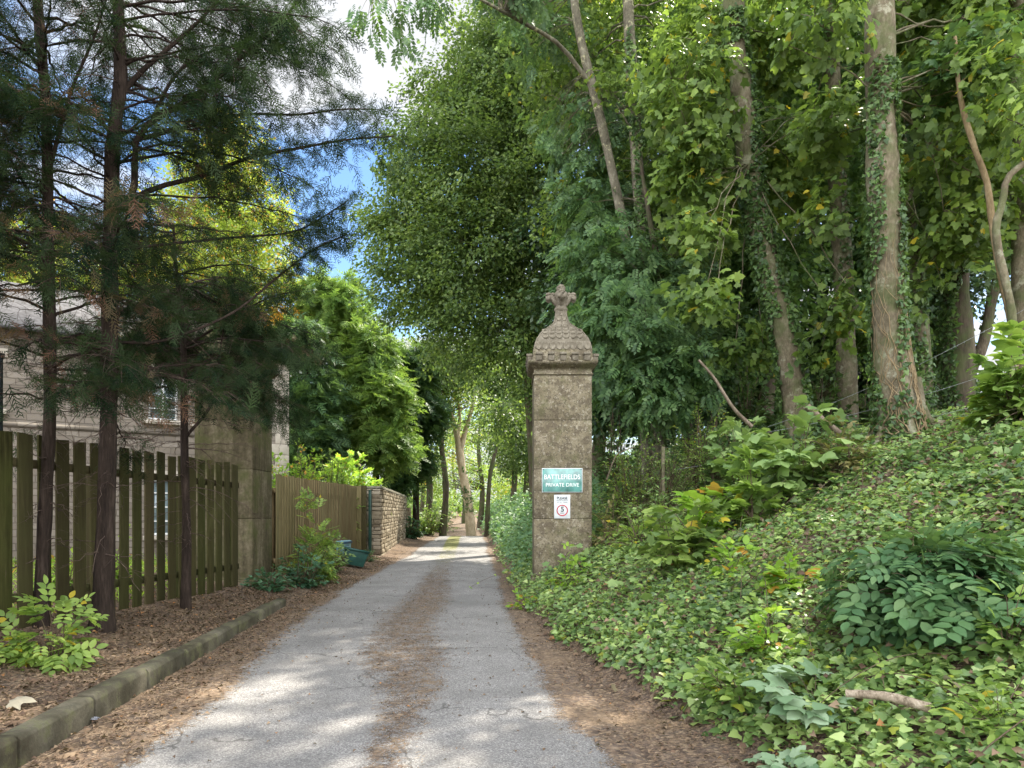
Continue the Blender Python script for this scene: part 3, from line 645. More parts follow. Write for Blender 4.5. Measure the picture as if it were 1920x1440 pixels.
s2 = empty('speed_sign', (.89, FY, 1.595), 'small white plate asking for 5 mph with a red ring, below the green plate', 'sign')
MB().box((.89, FY - .008, 1.595), (.285, .010, .42)).build('plate', M['sign_white'], s2, bevel=.002)
text('lettering', 'PLEASE', .066, .89, 1.745, FY - .0145, M['sign_black'], s2, .19, off=.002)
text('lettering', 'DRIVE SLOWLY', .032, .89, 1.702, FY - .0145, M['sign_black'], s2, .205)
text('lettering', 'AT ALL TIMES', .030, .89, 1.665, FY - .0145, M['sign_black'], s2, .19)
text('numeral', '5', .125, .895, 1.545, FY - .0145, M['sign_black'], s2, .055, off=.003)
text('lettering', 'MPH', .030, .892, 1.478, FY - .0145, M['sign_black'], s2, .065)
aa = np.arange(40) * 2 * PI / 40; V = []
for r_, yy in ((.083, -.0132), (.083, -.0155), (.101, -.0155), (.101, -.0132)):
    V += [(.892 + r_ * math.cos(a), FY + yy, 1.528 + r_ * math.sin(a)) for a in aa]
F4 = np.array([(L_ * 40 + i_, L_ * 40 + (i_ + 1) % 40, (L_ + 1) * 40 + (i_ + 1) % 40, (L_ + 1) * 40 + i_) for L_ in range(3) for i_ in range(40)])
MB().add(V, F4).build('ring', M['sign_red'], s2)

# ------------------------------------------------------------------ fences
m, nt = mat('algae_green_timber'); p = wpos(nt); g = nt.nodes.new('ShaderNodeNewGeometry'); oi = nt.nodes.new('ShaderNodeObjectInfo')
mp = node(nt, 'ShaderNodeMapping', {'Vector': p}); mp.inputs['Scale'].default_value = (1, 1, .08)
n1 = noise(nt, mp.outputs[0], 26, 6, .65); n2 = noise(nt, p, 2.2, 4, .6)
c = ramp(nt, n1, [(.3, (.017, .016, .006)), (.5, (.043, .041, .014)), (.7, (.088, .082, .030))])
c = mixc(nt, ramp(nt, n2, [(.35, (0,)*3), (.65, (.65,)*3)]), c, (.055, .064, .016)); c = mixc(nt, math_(nt, 'MULTIPLY', oi.outputs['Random'], .7), c, (.085, .066, .036)); rv = math_(nt, 'FRACT', math_(nt, 'MULTIPLY', oi.outputs['Random'], 17.3)); c = mixc(nt, math_(nt, 'MULTIPLY', rv, .45), c, (.03, .032, .014))
finish(nt, c, .9, n1, .008, .7, .1); M['fence'] = m
m, nt = mat('brown_timber'); p = wpos(nt); mp = node(nt, 'ShaderNodeMapping', {'Vector': p}); mp.inputs['Scale'].default_value = (1, 1, .08)
n1 = noise(nt, mp.outputs[0], 26, 6, .65); oi = nt.nodes.new('ShaderNodeObjectInfo')
c = ramp(nt, n1, [(.3, (.085, .060, .030)), (.5, (.165, .12, .06)), (.7, (.25, .19, .105))]); c = mixc(nt, math_(nt, 'MULTIPLY', oi.outputs['Random'], .4), c, (.17, .17, .08))
finish(nt, c, .9, n1, .008, .7, .1); M['fence_brown'] = m
def fence(A, B, pitch, wd, top, zrel, label, mt, posts, group, back_rows=True, rails=(.35, 1.72)):
    A = np.array(A, float); B = np.array(B, float); L = np.linalg.norm(B - A); d = (B - A) / L; ang = math.atan2(d[1], d[0])
    nrm_ = np.array([d[1], -d[0]])                      # towards the drive
    mid = (A + B) / 2; t = empty('picket_fence', (mid[0], mid[1], HS(*mid)), label, 'fence', group)
    n = int(L / pitch)
    for i_ in range(n):
        c = A + d * (i_ + .5) * pitch; z0 = HS(c[0], c[1]) + .03; zt = zrel(c[1]) + rng.uniform(-.02, .02)
        q = c + nrm_ * .038
        w_ = wd * rng.uniform(.93, 1.06); mb = MB(); x_ = w_ / 2; y_ = .011; sl = rng.uniform(-.012, .012); tl = rng.uniform(-.008, .008)
        V = np.array([[-x_, -y_, z0], [x_, -y_, z0], [x_, y_, z0], [-x_, y_, z0], [-x_ + tl, -y_, zt - sl], [x_ + tl, -y_, zt + sl], [x_ + tl, y_, zt + sl], [-x_ + tl, y_, zt - sl]])
        ca, sa = math.cos(ang), math.sin(ang); V = np.stack([V[:,0]*ca - V[:,1]*sa + q[0], V[:,0]*sa + V[:,1]*ca + q[1], V[:,2]], 1)
        mb.add(V, np.array([[0,3,2,1],[4,5,6,7],[0,1,5,4],[1,2,6,5],[2,3,7,6],[3,0,4,7]])); mb.build('picket', mt, t, bevel=.003)
    for zz_ in rails:
        za = HS(*A) + zz_; zb_ = HS(*B) + zz_; mb = MB()
        V = []
        for c, z_ in ((A, za), (B, zb_)):
            for o_, dz in ((-.022, -.045), (.022, -.045), (.022, .045), (-.022, .045)): V.append((c[0] + nrm_[0] * o_, c[1] + nrm_[1] * o_, z_ + dz))
        mb.add(V, np.array([[0,1,2,3],[4,7,6,5],[0,4,5,1],[1,5,6,2],[2,6,7,3],[3,7,4,0]])); mb.build('rail', mt, t)
    for s in posts:
        c = A + d * s * L - nrm_ * .078; z0 = HS(c[0], c[1]); MB().box((c[0], c[1], z0 + .80), (.10, .10, 1.85), ang).build('post', mt, t, bevel=.004)
    return t
fence((-5.22, 4.4), (-4.66, 12.05), .272, .188, None, lambda y: 2.30 - .0 * y, 'dark green picket fence behind the conifer trunks, in front of the stone house', M['fence'], (.03, .28, .53, .78, .985), 'timber fences')
fence((-4.62, 13.75), (-4.90, 22.2), .20, .15, None, lambda y: 2.22 + .01 * (y - 13.7), 'brown picket fence between the mossy pillar and the dry stone wall', M['fence_brown'], (.02, .25, .5, .75, .98), 'timber fences')
# end boards of the brown fence (wide post and gate stile)
gp = empty('gate_post', (-4.83, 22.6, .2), 'broad brown timber gate post next to the dry stone wall end', 'gate post')
MB().box((-4.93, 22.5, 1.28), (.30, .05, 2.1), .0).build('board', M['fence_brown'], gp, bevel=.01)
MB().box((-4.72, 22.62, 1.28), (.15, .15, 2.12), .0).build('post', M['fence'], gp, bevel=.01)
M['pipe'] = simple('dark_green_paint', (.02, .06, .045), .4, .1)
gs = MB(); gs.box((-4.60, 23.0, 1.2), (.09, .09, 1.95)); gs.tube([(-4.60, 23.0, 2.17), (-4.60, 23.0, 2.22)], .055, 8)
tag(gs.build('metal_post', M['pipe'], bevel=.004), 'slim dark green metal post between timber gate post and stone wall', 'post')

# ------------------------------------------------------------------ dry stone wall
m, nt = mat('dry_stone'); p = wpos(nt); g = nt.nodes.new('ShaderNodeNewGeometry'); n1 = noise(nt, p, 7, 5, .65); n2 = noise(nt, p, 35, 4, .6)
f = math_(nt, 'ADD', math_(nt, 'MULTIPLY', g.outputs['Random Per Island'], .6), math_(nt, 'MULTIPLY', n1, .5))
c = ramp(nt, f, [(.2, (.14, .11, .075)), (.5, (.235, .195, .135)), (.85, (.36, .31, .235))]); finish(nt, c, .95, math_(nt, 'ADD', n1, n2), .02, .8, .1); M['drystone'] = m
m, nt = mat('coping_stone'); p = wpos(nt); n1 = noise(nt, p, 6, 5, .6); finish(nt, ramp(nt, n1, [(.35, (.13, .12, .09)), (.65, (.27, .255, .2))]), .95, n1, .02, .6, .1); M['coping'] = m
def stone_wall(A, B, thick, z0, z1, label, sx=.34, sz=.125, coping=True):
    A = np.array(A, float); B = np.array(B, float); L = np.linalg.norm(B - A); d = (B - A) / L; ang = math.atan2(d[1], d[0]); nn = np.array([d[1], -d[0]])
    t = empty('stone_wall', (A[0], A[1], z0), label, 'stone wall'); mb = MB(); C = (A + B) / 2 - nn * thick / 2
    mb.box((C[0], C[1], (z0 + z1) / 2 - .05), (L - .06, thick - .06, z1 - z0 + .1), ang)
    z = z0 - .1
    while z < z1 - .03:
        h_ = min(sz * rng.uniform(.75, 1.3), z1 - z)
        for side in (0, 1):
            s = -rng.uniform(0, .2)
            while s < L:
                w_ = sx * rng.uniform(.6, 1.5); a = max(s, 0); b = min(s + w_, L)
                if b - a > .05:
                    c = A + d * (a + b) / 2 - nn * (thick * side) + nn * (-.05 if side == 0 else .05); pr = rng.uniform(0, .03) * (1 if side == 0 else -1)
                    mb.box((c[0] + nn[0] * pr, c[1] + nn[1] * pr, z + h_ / 2), (b - a - .018, .14, h_ - .018), ang, jit=.014)
                s += w_
        s = 0
        while s < thick - .05:
            w_ = min(rng.uniform(.18, .5), thick - s)
            for e, sg in ((A, 1), (B, -1)):
                c = e - nn * (s + w_ / 2) + d * sg * .05 - d * sg * rng.uniform(0, .03)
                mb.box((c[0], c[1], z + h_ / 2), (w_ - .018, .14, h_ - .018), ang + PI / 2, jit=.014)
            s += w_
        z += h_
    mb.build('masonry', M['drystone'], t, bevel=.012)
    if coping:
        s = -.04
        while s < L:
            w_ = rng.uniform(.5, .8); b = min(s + w_, L + .04); c = A + d * (s + b) / 2 - nn * thick / 2
            MB().box((c[0], c[1], z1 + .045), (b - s - .01, thick + .10, .09), ang, jit=.008).build('coping_stone', M['coping'], t, bevel=.012); s = b
    return t
stone_wall((-4.30, 23.2), (-5.62, 37.6), .46, .05, 2.26, 'dry stone garden wall with flat coping beyond the brown picket fence')
stone_wall((-5.68, 38.2), (-6.05, 42.2), .45, .05, 1.75, 'lower stone pier at the far end of the dry stone wall', coping=False)

# ------------------------------------------------------------------ recycling boxes
M['bin_blue'] = simple('pale_blue_green_plastic', (.20, .36, .40), .4, .12, 5)
M['bin_lid'] = simple('dark_blue_plastic', (.04, .08, .13), .45, .1)
M['bin_green'] = simple('dark_green_plastic', (.02, .075, .06), .45, .15)
def crate(name, loc, d, ang, tilt, body, lid, label):
    t = empty(name, loc, label, 'recycling box', 'recycling boxes'); x, y, z = [q / 2 for q in d]; k = .80
    V = np.array([[-x*k,-y*k,0],[x*k,-y*k,0],[x*k,y*k,0],[-x*k,y*k,0],[-x,-y,d[2]],[x,-y,d[2]],[x,y,d[2]],[-x,y,d[2]]], float)
    inn = V.copy(); inn[:, :2] *= .93; inn[:4, 2] += .02
    ct, st = math.cos(tilt), math.sin(tilt); ca, sa = math.cos(ang), math.sin(ang)
    def tr(V):
        V = np.array(V, float); X, Z = V[:, 0] * ct - V[:, 2] * st, V[:, 0] * st + V[:, 2] * ct
        return np.stack([X * ca - V[:, 1] * sa + loc[0], X * sa + V[:, 1] * ca + loc[1], Z + loc[2] + x * k * abs(st)], 1)
    mb = MB().add(tr(np.vstack([V, inn])), np.array([[0,3,2,1],[0,1,5,4],[1,2,6,5],[2,3,7,6],[3,0,4,7],[8,9,10,11],[8,12,13,9],[9,13,14,10],[10,14,15,11],[11,15,12,8],[4,5,13,12],[5,6,14,13],[6,7,15,14],[7,4,12,15]]))
    mb.build('box_body', body, t, bevel=.006)
    rim = []
    for z_, k_ in ((d[2] - .05, 1.0), (d[2] - .05, 1.05), (d[2] + .005, 1.06), (d[2] + .005, .985)):
        rim += [(-x * k_, -y * k_, z_), (x * k_, -y * k_, z_), (x * k_, y * k_, z_), (-x * k_, y * k_, z_)]
    MB().add(tr(rim), np.array([(L_ * 4 + i_, L_ * 4 + (i_ + 1) % 4, (L_ + 1) * 4 + (i_ + 1) % 4, (L_ + 1) * 4 + i_) for L_ in range(3) for i_ in range(4)])).build('rim', lid or body, t)
    if lid:
        Vl = [(-x*1.04,-y*1.04,d[2]+.008),(x*1.04,-y*1.04,d[2]+.008),(x*1.04,y*1.04,d[2]+.008),(-x*1.04,y*1.04,d[2]+.008),(-x*.9,-y*.9,d[2]+.045),(x*.9,-y*.9,d[2]+.045),(x*.9,y*.9,d[2]+.045),(-x*.9,y*.9,d[2]+.045)]
        MB().add(tr(Vl), np.array([[0,3,2,1],[4,5,6,7],[0,1,5,4],[1,2,6,5],[2,3,7,6],[3,0,4,7]])).build('lid', body, t, bevel=.006)
    for s in (-1, 1):
        MB().tube(tr([(s * x * .97, -.07, d[2] * .74), (s * (x * 1.0 + .03), -.05, d[2] * .76), (s * (x * 1.0 + .03), .05, d[2] * .76), (s * x * .97, .07, d[2] * .74)]), .010, 6).build('handle', lid or body, t)
    return t
g1 = P(635, 1035, 19.4)
crate('recycling_box', (g1[0], 19.4, HS(g1[0], 19.4) + .02), (.62, .46, .42), -.35, .12, M['bin_blue'], M['bin_lid'], 'pale blue recycling box with dark rim against the brown picket fence')
g2 = P(662, 1040, 18.4)
crate('recycling_box', (g2[0], 18.4, HS(g2[0], 18.4) + .01), (.60, .44, .42), .35, -.22, M['bin_green'], None, 'dark green open recycling box tilted at the verge beside the stone wall')

# ------------------------------------------------------------------ house
m, nt = mat('rubble_stone'); pq = nt.nodes.new('ShaderNodeSeparateXYZ'); nt.links.new(nt.nodes.new('ShaderNodeTexCoord').outputs['Object'], pq.inputs[0]); pc = nt.nodes.new('ShaderNodeCombineXYZ'); nt.links.new(math_(nt, 'ADD', pq.outputs[0], pq.outputs[1]), pc.inputs[0]); nt.links.new(pq.outputs[2], pc.inputs[1]); p = pc.outputs[0]
nz = node(nt, 'ShaderNodeTexNoise', {'Vector': p, 'Scale': 3.5}); ds = node(nt, 'ShaderNodeMix', {0: .06}, data_type='RGBA'); nt.links.new(p, ds.inputs[6]); nt.links.new(nz.outputs['Color'], ds.inputs[7])
br = node(nt, 'ShaderNodeTexBrick', {'Vector': ds.outputs[2], 'Scale': 1.0, 'Mortar Size': .012, 'Brick Width': .36, 'Row Height': .15, 'Color1': (.15, .13, .11, 1), 'Color2': (.24, .212, .18, 1), 'Mortar': (.12, .104, .088, 1)}); br.offset = .45; br.squash_frequency = 3; br.squash = .7
n1 = noise(nt, p, 12, 5, .6); c = mixc(nt, ramp(nt, n1, [(.3, (.5,)*3), (.65, (0,)*3)]), br.outputs['Color'], (.20, .165, .12))
hh = math_(nt, 'SUBTRACT', math_(nt, 'MULTIPLY', n1, .4), br.outputs['Fac']); finish(nt, c, .95, hh, .03, .8, .1); M['house_wall'] = m
M['ashlar'] = simple('pale_ashlar', (.40, .36, .30), .9, .08, 4, spec=.1, bump=.004)
M['win_white'] = simple('white_window_paint', (.80, .81, .80), .4, .02)
M['slate'] = simple('slate_roof', (.075, .072, .075), .9, .25, 6, bump=.01)
m, nt = mat('window_glass'); finish(nt, (.16, .21, .22), .08, spec=.9); M['glass'] = m
hc = np.array([-6.3, 20.0]); hd = nrm(np.array([-.82, -.57])); hn = np.array([-hd[1] * -1, 0]); hn = nrm(np.array([.57, -.82]))   # along the facade to the left; out of the facade
house = empty('stone_house', (hc[0], hc[1], 0), 'pale stone house with white windows behind the picket fence and conifers', 'house')
house.rotation_euler = (0, 0, math.atan2(hd[1], hd[0]))
ORG[house.name] = np.zeros(3)      # its parts are written in the facade's own axes: x along the wall, y into the house, z up
# with this rotation local +y points to the outside or inside; check sign
ly = np.array([-math.sin(house.rotation_euler.z), math.cos(house.rotation_euler.z)])
IN = -1.0 if np.dot(ly, hn) > 0 else 1.0
ops = [(1.75, 2.45, 3.85, 5.05), (2.85, 3.55, 3.85, 5.05), (1.75, 2.45, .9, 2.35), (2.85, 3.55, .9, 2.35), (6.6, 7.4, 3.85, 5.05), (6.6, 7.4, .9, 2.35), (10.2, 11.0, 3.85, 5.05), (10.2, 11.0, .9, 2.35)]
LW, HW = 15.0, 5.75
def wall_open(L, Hh, ops, thick):
    xs_ = sorted({0, L} | {o_[0] for o_ in ops} | {o_[1] for o_ in ops}); zs_ = sorted({-.3, Hh} | {o_[2] for o_ in ops} | {o_[3] for o_ in ops}); mb = MB()
    for a, b in zip(xs_[:-1], xs_[1:]):
        for c_, d_ in zip(zs_[:-1], zs_[1:]):
            if any(o_[0] <= a and b <= o_[1] and o_[2] <= c_ and d_ <= o_[3] for o_ in ops): continue
            mb.add([(a, 0, c_), (b, 0, c_), (b, 0, d_), (a, 0, d_)], np.array([(0, 1, 2, 3)]))
    for a, b, c_, d_ in ops:
        y_ = IN * thick; mb.add([(a, 0, c_), (b, 0, c_), (b, 0, d_), (a, 0, d_), (a, y_, c_), (b, y_, c_), (b, y_, d_), (a, y_, d_)], np.array([(0, 4, 5, 1), (1, 5, 6, 2), (2, 6, 7, 3), (3, 7, 4, 0)]))
    return mb
mb = wall_open(LW, HW, ops, .18)
D_ = 7.0
mb.add([(0, 0, -.3), (0, IN * D_, -.3), (0, IN * D_, HW), (0, 0, HW), (LW, 0, -.3), (LW, IN * D_, -.3), (LW, IN * D_, HW), (LW, 0, HW)], np.array([(0, 1, 2, 3), (4, 7, 6, 5), (1, 5, 6, 2)]))
# gable over the paired windows
mb.add([(1.1, 0, HW), (4.2, 0, HW), (2.65, 0, HW + 1.45)], np.array([(0, 1, 2)]))
mb.build('wall', M['house_wall'], house)
# quoins at the corner
mb = MB(); z = -.2; i_ = 0
while z < HW - .2:
    w_ = .55 if i_ % 2 else .38; mb.box((w_ / 2 - .012, IN * .12, z + .15), (w_, .27, .29)); z += .30; i_ += 1
mb.build('quoin', M['ashlar'], house, bevel=.01)
MB().box((LW / 2 + .3, -IN * .008, 3.52), (LW - .7, .03, .12)).build('string_course', M['house_wall'], house)
for a, b, c_, d_ in ops:
    wn_ = MB(); cx = (a + b) / 2; yy = IN * .13
    wn_.box((cx, yy, c_ + .03), (b - a, .06, .06)); wn_.box((cx, yy, d_ - .03), (b - a, .06, .06)); wn_.box((a + .03, yy, (c_ + d_) / 2), (.06, .06, d_ - c_ - .12)); wn_.box((b - .03, yy, (c_ + d_) / 2), (.06, .06, d_ - c_ - .12))
    wn_.box((cx, yy, (c_ + d_) / 2), (.045, .05, d_ - c_ - .12))
    for q in (1, 2, 3):
        wn_.box((a + .06 + (b - a - .12) * .25, yy, c_ + (d_ - c_) * q / 4), ((b - a) / 2 - .09, .035, .028)); wn_.box((b - .06 - (b - a - .12) * .25, yy, c_ + (d_ - c_) * q / 4), ((b - a) / 2 - .09, .035, .028))
    wo = wn_.build('window', M['win_white'], house)
    g_ = MB().box((cx, yy + IN * .022, (c_ + d_) / 2), (b - a - .02, .012, d_ - c_ - .02)).build('pane', M['glass'], house); g_.parent = wo
    s_ = MB().box((cx, -IN * .04, c_ - .06), (b - a + .25, .24, .11)).build('sill', M['ashlar'], house, bevel=.008); s_.parent = wo
    lt = MB().box((cx, -IN * .012, d_ + .10), (b - a + .3, .05, .2)).build('lintel', M['ashlar'], house, bevel=.005); lt.parent = wo
rf = MB(); e = .35; rd = D_ / 2; rh = 1.9
rf.add([(-e, -IN * e, HW - .1), (LW + e, -IN * e, HW - .1), (LW - 2, IN * rd, HW + rh), (2, IN * rd, HW + rh), (-e, IN * (D_ + e), HW - .1), (LW + e, IN * (D_ + e), HW - .1)], [np.array([(0, 1, 2, 3), (4, 3, 2, 5)]), np.array([(0, 3, 4), (1, 5, 2)])])
rf.add([(.85, -IN * .2, HW - .22), (2.65, -IN * .2, HW + 1.55), (4.45, -IN * .2, HW - .22), (.85, IN * 2.6, HW - .22), (2.65, IN * 2.6, HW + 1.55), (4.45, IN * 2.6, HW - .22)], np.array([(0, 1, 4, 3), (1, 2, 5, 4)]))
ro = rf.build('roof', M['slate'], house); so_ = ro.modifiers.new('thickness', 'SOLIDIFY'); so_.thickness = .08
for a, b in (((.85, HW - .2), (2.65, HW + 1.5)), ((4.45, HW - .2), (2.65, HW + 1.5))):
    MB().tube([(a[0], -IN * .24, a[1]), (b[0], -IN * .24, b[1])], .07, 4).build('bargeboard', M['ashlar'], house)
# dark lamp post at the left edge of the view
M['iron'] = simple('dark_grey_metal', (.035, .045, .05), .5, .1)
lp = P(2, 760, 7.6); lo = MB(); lo.tube([(lp[0] - .05, 7.6, HS(lp[0], 7.6)), (lp[0] - .05, 7.6, 3.15)], .06, 10); lo.tube([(lp[0] - .05, 7.6, 3.15), (lp[0] - .05, 7.6, 3.2)], .075, 10)
tag(lo.build('metal_post', M['iron'], smooth=False), 'dark grey metal post behind the picket fence at the edge of view', 'post')

# ------------------------------------------------------------------ vegetation builders
def B(px, py, Y, pr, rz=1.0, ry=1.0):
    r = pr * Y / FPX; return (P(px, py, Y), np.array([r, r * ry, r * rz]))
def in_blobs(blobs, n, inner=.35, seed=0):
    w_ = np.array([b[1][0] * b[1][2] for b in blobs]); w_ = w_ / w_.sum(); idx = rng.choice(len(blobs), n, p=w_)
    C = np.array([b[0] for b in blobs])[idx]; Rr = np.array([b[1] for b in blobs])[idx]
    d = nrm(rng.normal(size=(n, 3))); rad = inner + (1 - inner) * rng.random(n) ** .6
    lump = 1 + .28 * np.sin(d[:, 0] * 5 + idx * 1.7) * np.cos(d[:, 2] * 6 + idx) + .15 * np.sin(d[:, 1] * 9 + d[:, 2] * 7 + idx)
    return C + d * (rad * lump)[:, None] * Rr, d
def spray_leaves(c, d, nl, sr, size, droop=.3, flat=.16, upn=1.0, jit=.5, elong=1.0):
    n = len(c); hd_ = nrm(np.stack([d[:, 0], d[:, 1], d[:, 2] * .35 - droop], 1) + .45 * rng.normal(size=(n, 3)))
    up = np.tile(np.array([0, 0, 1.0]), (n, 1)) + .35 * rng.normal(size=(n, 3)) + .25 * d
    fr = frames(hd_, up)
    srr = sr * rng.uniform(.6, 1.3, n)
    a = rng.uniform(-.6, 1.0, (n, nl)); s = rng.normal(0, .42, (n, nl)) * (1.05 - .5 * np.abs(a)); k = rng.normal(0, flat, (n, nl))
    pos = c[:, None] + srr[:, None, None] * (fr[:, None, :, 1] * a[..., None] * elong + fr[:, None, :, 0] * s[..., None] + fr[:, None, :, 2] * k[..., None])
    ld = fr[:, None, :, 1] * rng.uniform(.2, 1.2, (n, nl))[..., None] + fr[:, None, :, 0] * (np.sign(s) * rng.uniform(.1, 1.2, (n, nl)))[..., None] + np.array([0, 0, -droop]) + jit * .5 * rng.normal(size=(n, nl, 3))
    ln = fr[:, None, :, 2] * upn + jit * rng.normal(size=(n, nl, 3))
    pos = pos.reshape(-1, 3); F_ = frames(ld.reshape(-1, 3), ln.reshape(-1, 3))
    return pos, F_, size * rng.uniform(.65, 1.25, len(pos))
def add_inst(mb, T, pos, fr, sc):
    if isinstance(T, list):
        k = rng.integers(0, len(T), len(pos))
        for i_, t_ in enumerate(T):
            s_ = k == i_; mb.inst(t_, pos[s_], fr[s_], sc[s_])
    else: mb.inst(T, pos, fr, sc)
    return mb
def trunk_at(path, z):
    i_ = np.argsort(path[:, 2]); return np.stack([np.interp(z, path[i_, 2], path[i_, q]) for q in range(3)], -1)
def limbs_to(mb, path, tgt, r0, sides=4, k=8, drop=(.15, .5), r1=.006):
    """limbs leave the trunk below their targets and bend up and out to them"""
    n = len(tgt); hz = np.linalg.norm(tgt[:, :2] - trunk_at(path, tgt[:, 2])[:, :2], axis=1)
    z0 = tgt[:, 2] - hz * rng.uniform(*drop, n); z0 = np.clip(z0, path[:, 2].min() + .35 * np.ptp(path[:, 2]), path[:, 2].max())
    a = trunk_at(path, z0); mid = (a + tgt) / 2; mid[:, 2] += hz * rng.uniform(-.05, .25, n); mid += .10 * hz[:, None] * rng.normal(size=(n, 3))
    A = bezs(a, mid, tgt, k); A[:, 1:-1] += .012 * hz[:, None, None] * rng.normal(size=(n, k - 2, 3))
    mb.tubes(A, sides, r0 * rng.uniform(.5, 1.1, n), r1); return A
def climb_ivy(path, rad, zr, dens, size, seed=0, side=None, thick=.06):
    L = np.linalg.norm(np.diff(path, axis=0), axis=1).sum(); n = int(dens * L)
    z = rng.uniform(zr[0], zr[1], n); c = trunk_at(path, z); i_ = np.argsort(path[:, 2]); r_ = np.interp(z, path[i_, 2], rad[i_])
    a = rng.uniform(0, 2 * PI, n)
    if side is not None: a = side + rng.normal(0, 1.0, n)
    keep = vnoise(a * 1.3, z * 1.1, 1.3, seed) > -.25 + .5 * (z - zr[0]) / (zr[1] - zr[0] + 1e-6) * .6
    z, c, r_, a = z[keep], c[keep], r_[keep], a[keep]; n = len(z)
    o = np.stack([np.cos(a), np.sin(a), np.zeros(n)], 1); pos = c + o * (r_ + rng.uniform(.005, thick, n))[:, None]
    ln = o + .45 * rng.normal(size=(n, 3)) + np.array([0, 0, .35]); ld = np.array([0, 0, -.6]) + .8 * rng.normal(size=(n, 3))
    return pos, frames(ld, ln), size * rng.uniform(.5, 1.25, n)
def tree(name, label, path, rad, blobs, ns, nl, size, T, lm, bm, limbs=30, limb_r=.04, sr=.45, droop=.3, group='trees of the right hand wood', cat='tree', inner=.35, ivy=None, flare=0.0, jit=.5, extra=None, twigs=0.0, upper=None, sides=14, roots=0, vines=0, near=False):
    path = smooth_path(path, 26); k = len(path); rad_ = np.interp(np.linspace(0, 1, k), np.linspace(0, 1, len(rad)), rad)
    base = path[0].copy(); t = empty(name, base, label, cat, group)
    mb = MB(); pb = path.copy(); pb[0, 2] -= .3
    rr = rad_.copy()
    if flare: rr[:4] = rr[:4] * (1 + flare * np.array([1.0, .45, .18, .05]))
    mb.tube(pb, rr * (1 + .05 * rng.normal(size=k)), sides)
    c = d = None
    if blobs:
        c, d = in_blobs(blobs, ns, inner)
        if limbs:
            sel = rng.choice(ns, min(limbs, ns), replace=False)
            if near:       # sprays hang from the closest of the trunk and its big limbs
                nod = np.vstack([path] + [smooth_path(e_[0], 60) for e_ in extra]); dd = ((c[:, None] - nod[None]) ** 2).sum(-1); st = nod[dd.argmin(1)]; md = (st + c) / 2 + np.array([0, 0, .2]) * np.sqrt(dd.min(1))[:, None]
                mb.tubes(bezs(st, md, c, 7), 4, .010, .003)
            else: A = limbs_to(mb, path, c[sel], limb_r)
            if twigs and not near:
                # side twigs from the limbs to neighbouring leaf sprays
                m_ = int(len(c) * twigs); s2 = rng.choice(ns, m_, replace=False); flat_ = A[:, 4:].reshape(-1, 3)
                st = []
                for q in range(0, m_, 400):
                    cc = c[s2[q:q + 400]]; dd = ((cc[:, None] - flat_[None]) ** 2).sum(-1); j = dd.argmin(1); st.append(flat_[j])
                st = np.vstack(st); cc = c[s2]; mid = (st + cc) / 2 + np.array([0, 0, .08]) * np.linalg.norm(cc - st, axis=1)[:, None]
                ok = np.linalg.norm(cc - st, axis=1) < 2.5; mb.tubes(bezs(st[ok], mid[ok], cc[ok], 5), 3, .007 + .004 * rng.random(ok.sum()), .003)
    for q in range(roots):
        a_ = q * 2 * PI / roots + .35; r_ = rr[1]; o_ = np.array([math.cos(a_), math.sin(a_), 0]); b0 = path[0].copy(); ln_ = rng.uniform(.45, .75)
        e0 = b0 + o_ * (r_ + ln_); e0[2] = HS(e0[0], e0[1]) - .06; m0 = b0 + o_ * (r_ + .18); m0[2] = max(HS(m0[0], m0[1]), b0[2] - .25) + .06; s0 = b0 + o_ * r_ * .55; s0[2] = b0[2] + .85; s1 = b0 + o_ * r_ * .95; s1[2] = b0[2] + .35
        mb.tube(smooth_path([s0, s1, m0, e0], 14), np.linspace(.10, .03, 14), 8)
    for e_ in (extra or []):
        e_p = smooth_path(e_[0], 16); mb.tube(e_p, np.linspace(e_[1], e_[2], 16), 8)
    mb.build('trunk', bm, t, smooth=True)
    if blobs:
        mb = MB(); pos, F_, sc = spray_leaves(c, d, nl, sr, size, droop, jit=jit); add_inst(mb, T, pos, F_, sc)
        if upper:
            c2, d2 = in_blobs(upper[0], upper[1], .3); pos, F_, sc = spray_leaves(c2, d2, upper[2], upper[3], upper[4], droop); add_inst(mb, T_Q, pos, F_, sc)
        mb.build('crown', lm, t)
    if vines:     # woody ivy stems winding round the foot of the trunk
        mb = MB(); V_ = []
        for q in range(vines):
            z_ = path[0, 2] + np.linspace(-.05, rng.uniform(1.2, 3.2), 22); a_ = rng.uniform(0, 2 * PI) + np.cumsum(rng.normal(0, .16, 22)) + rng.uniform(-.5, .5) * (z_ - z_[0]); c_ = trunk_at(path, z_); i2 = np.argsort(path[:, 2]); r_ = np.interp(z_, path[i2, 2], rr[i2]) + .008 + .10 * np.exp(-(z_ - z_[0]) / .22)
            V_.append(c_ + np.stack([np.cos(a_) * r_, np.sin(a_) * r_, 0 * a_], 1))
        mb.tubes(np.array(V_), 5, rng.uniform(.004, .011, vines), .002); mb.build('vine', M['bark_tan'], t, smooth=True)
    if ivy:
        pos, F_, sc = climb_ivy(path, rr, *ivy[:-1] if isinstance(ivy[-1], str) else ivy); mb = MB().inst(T_IVY, pos, F_, sc)
        mb.build('ivy', M['leaf_ivy_dark'], t)
    return t
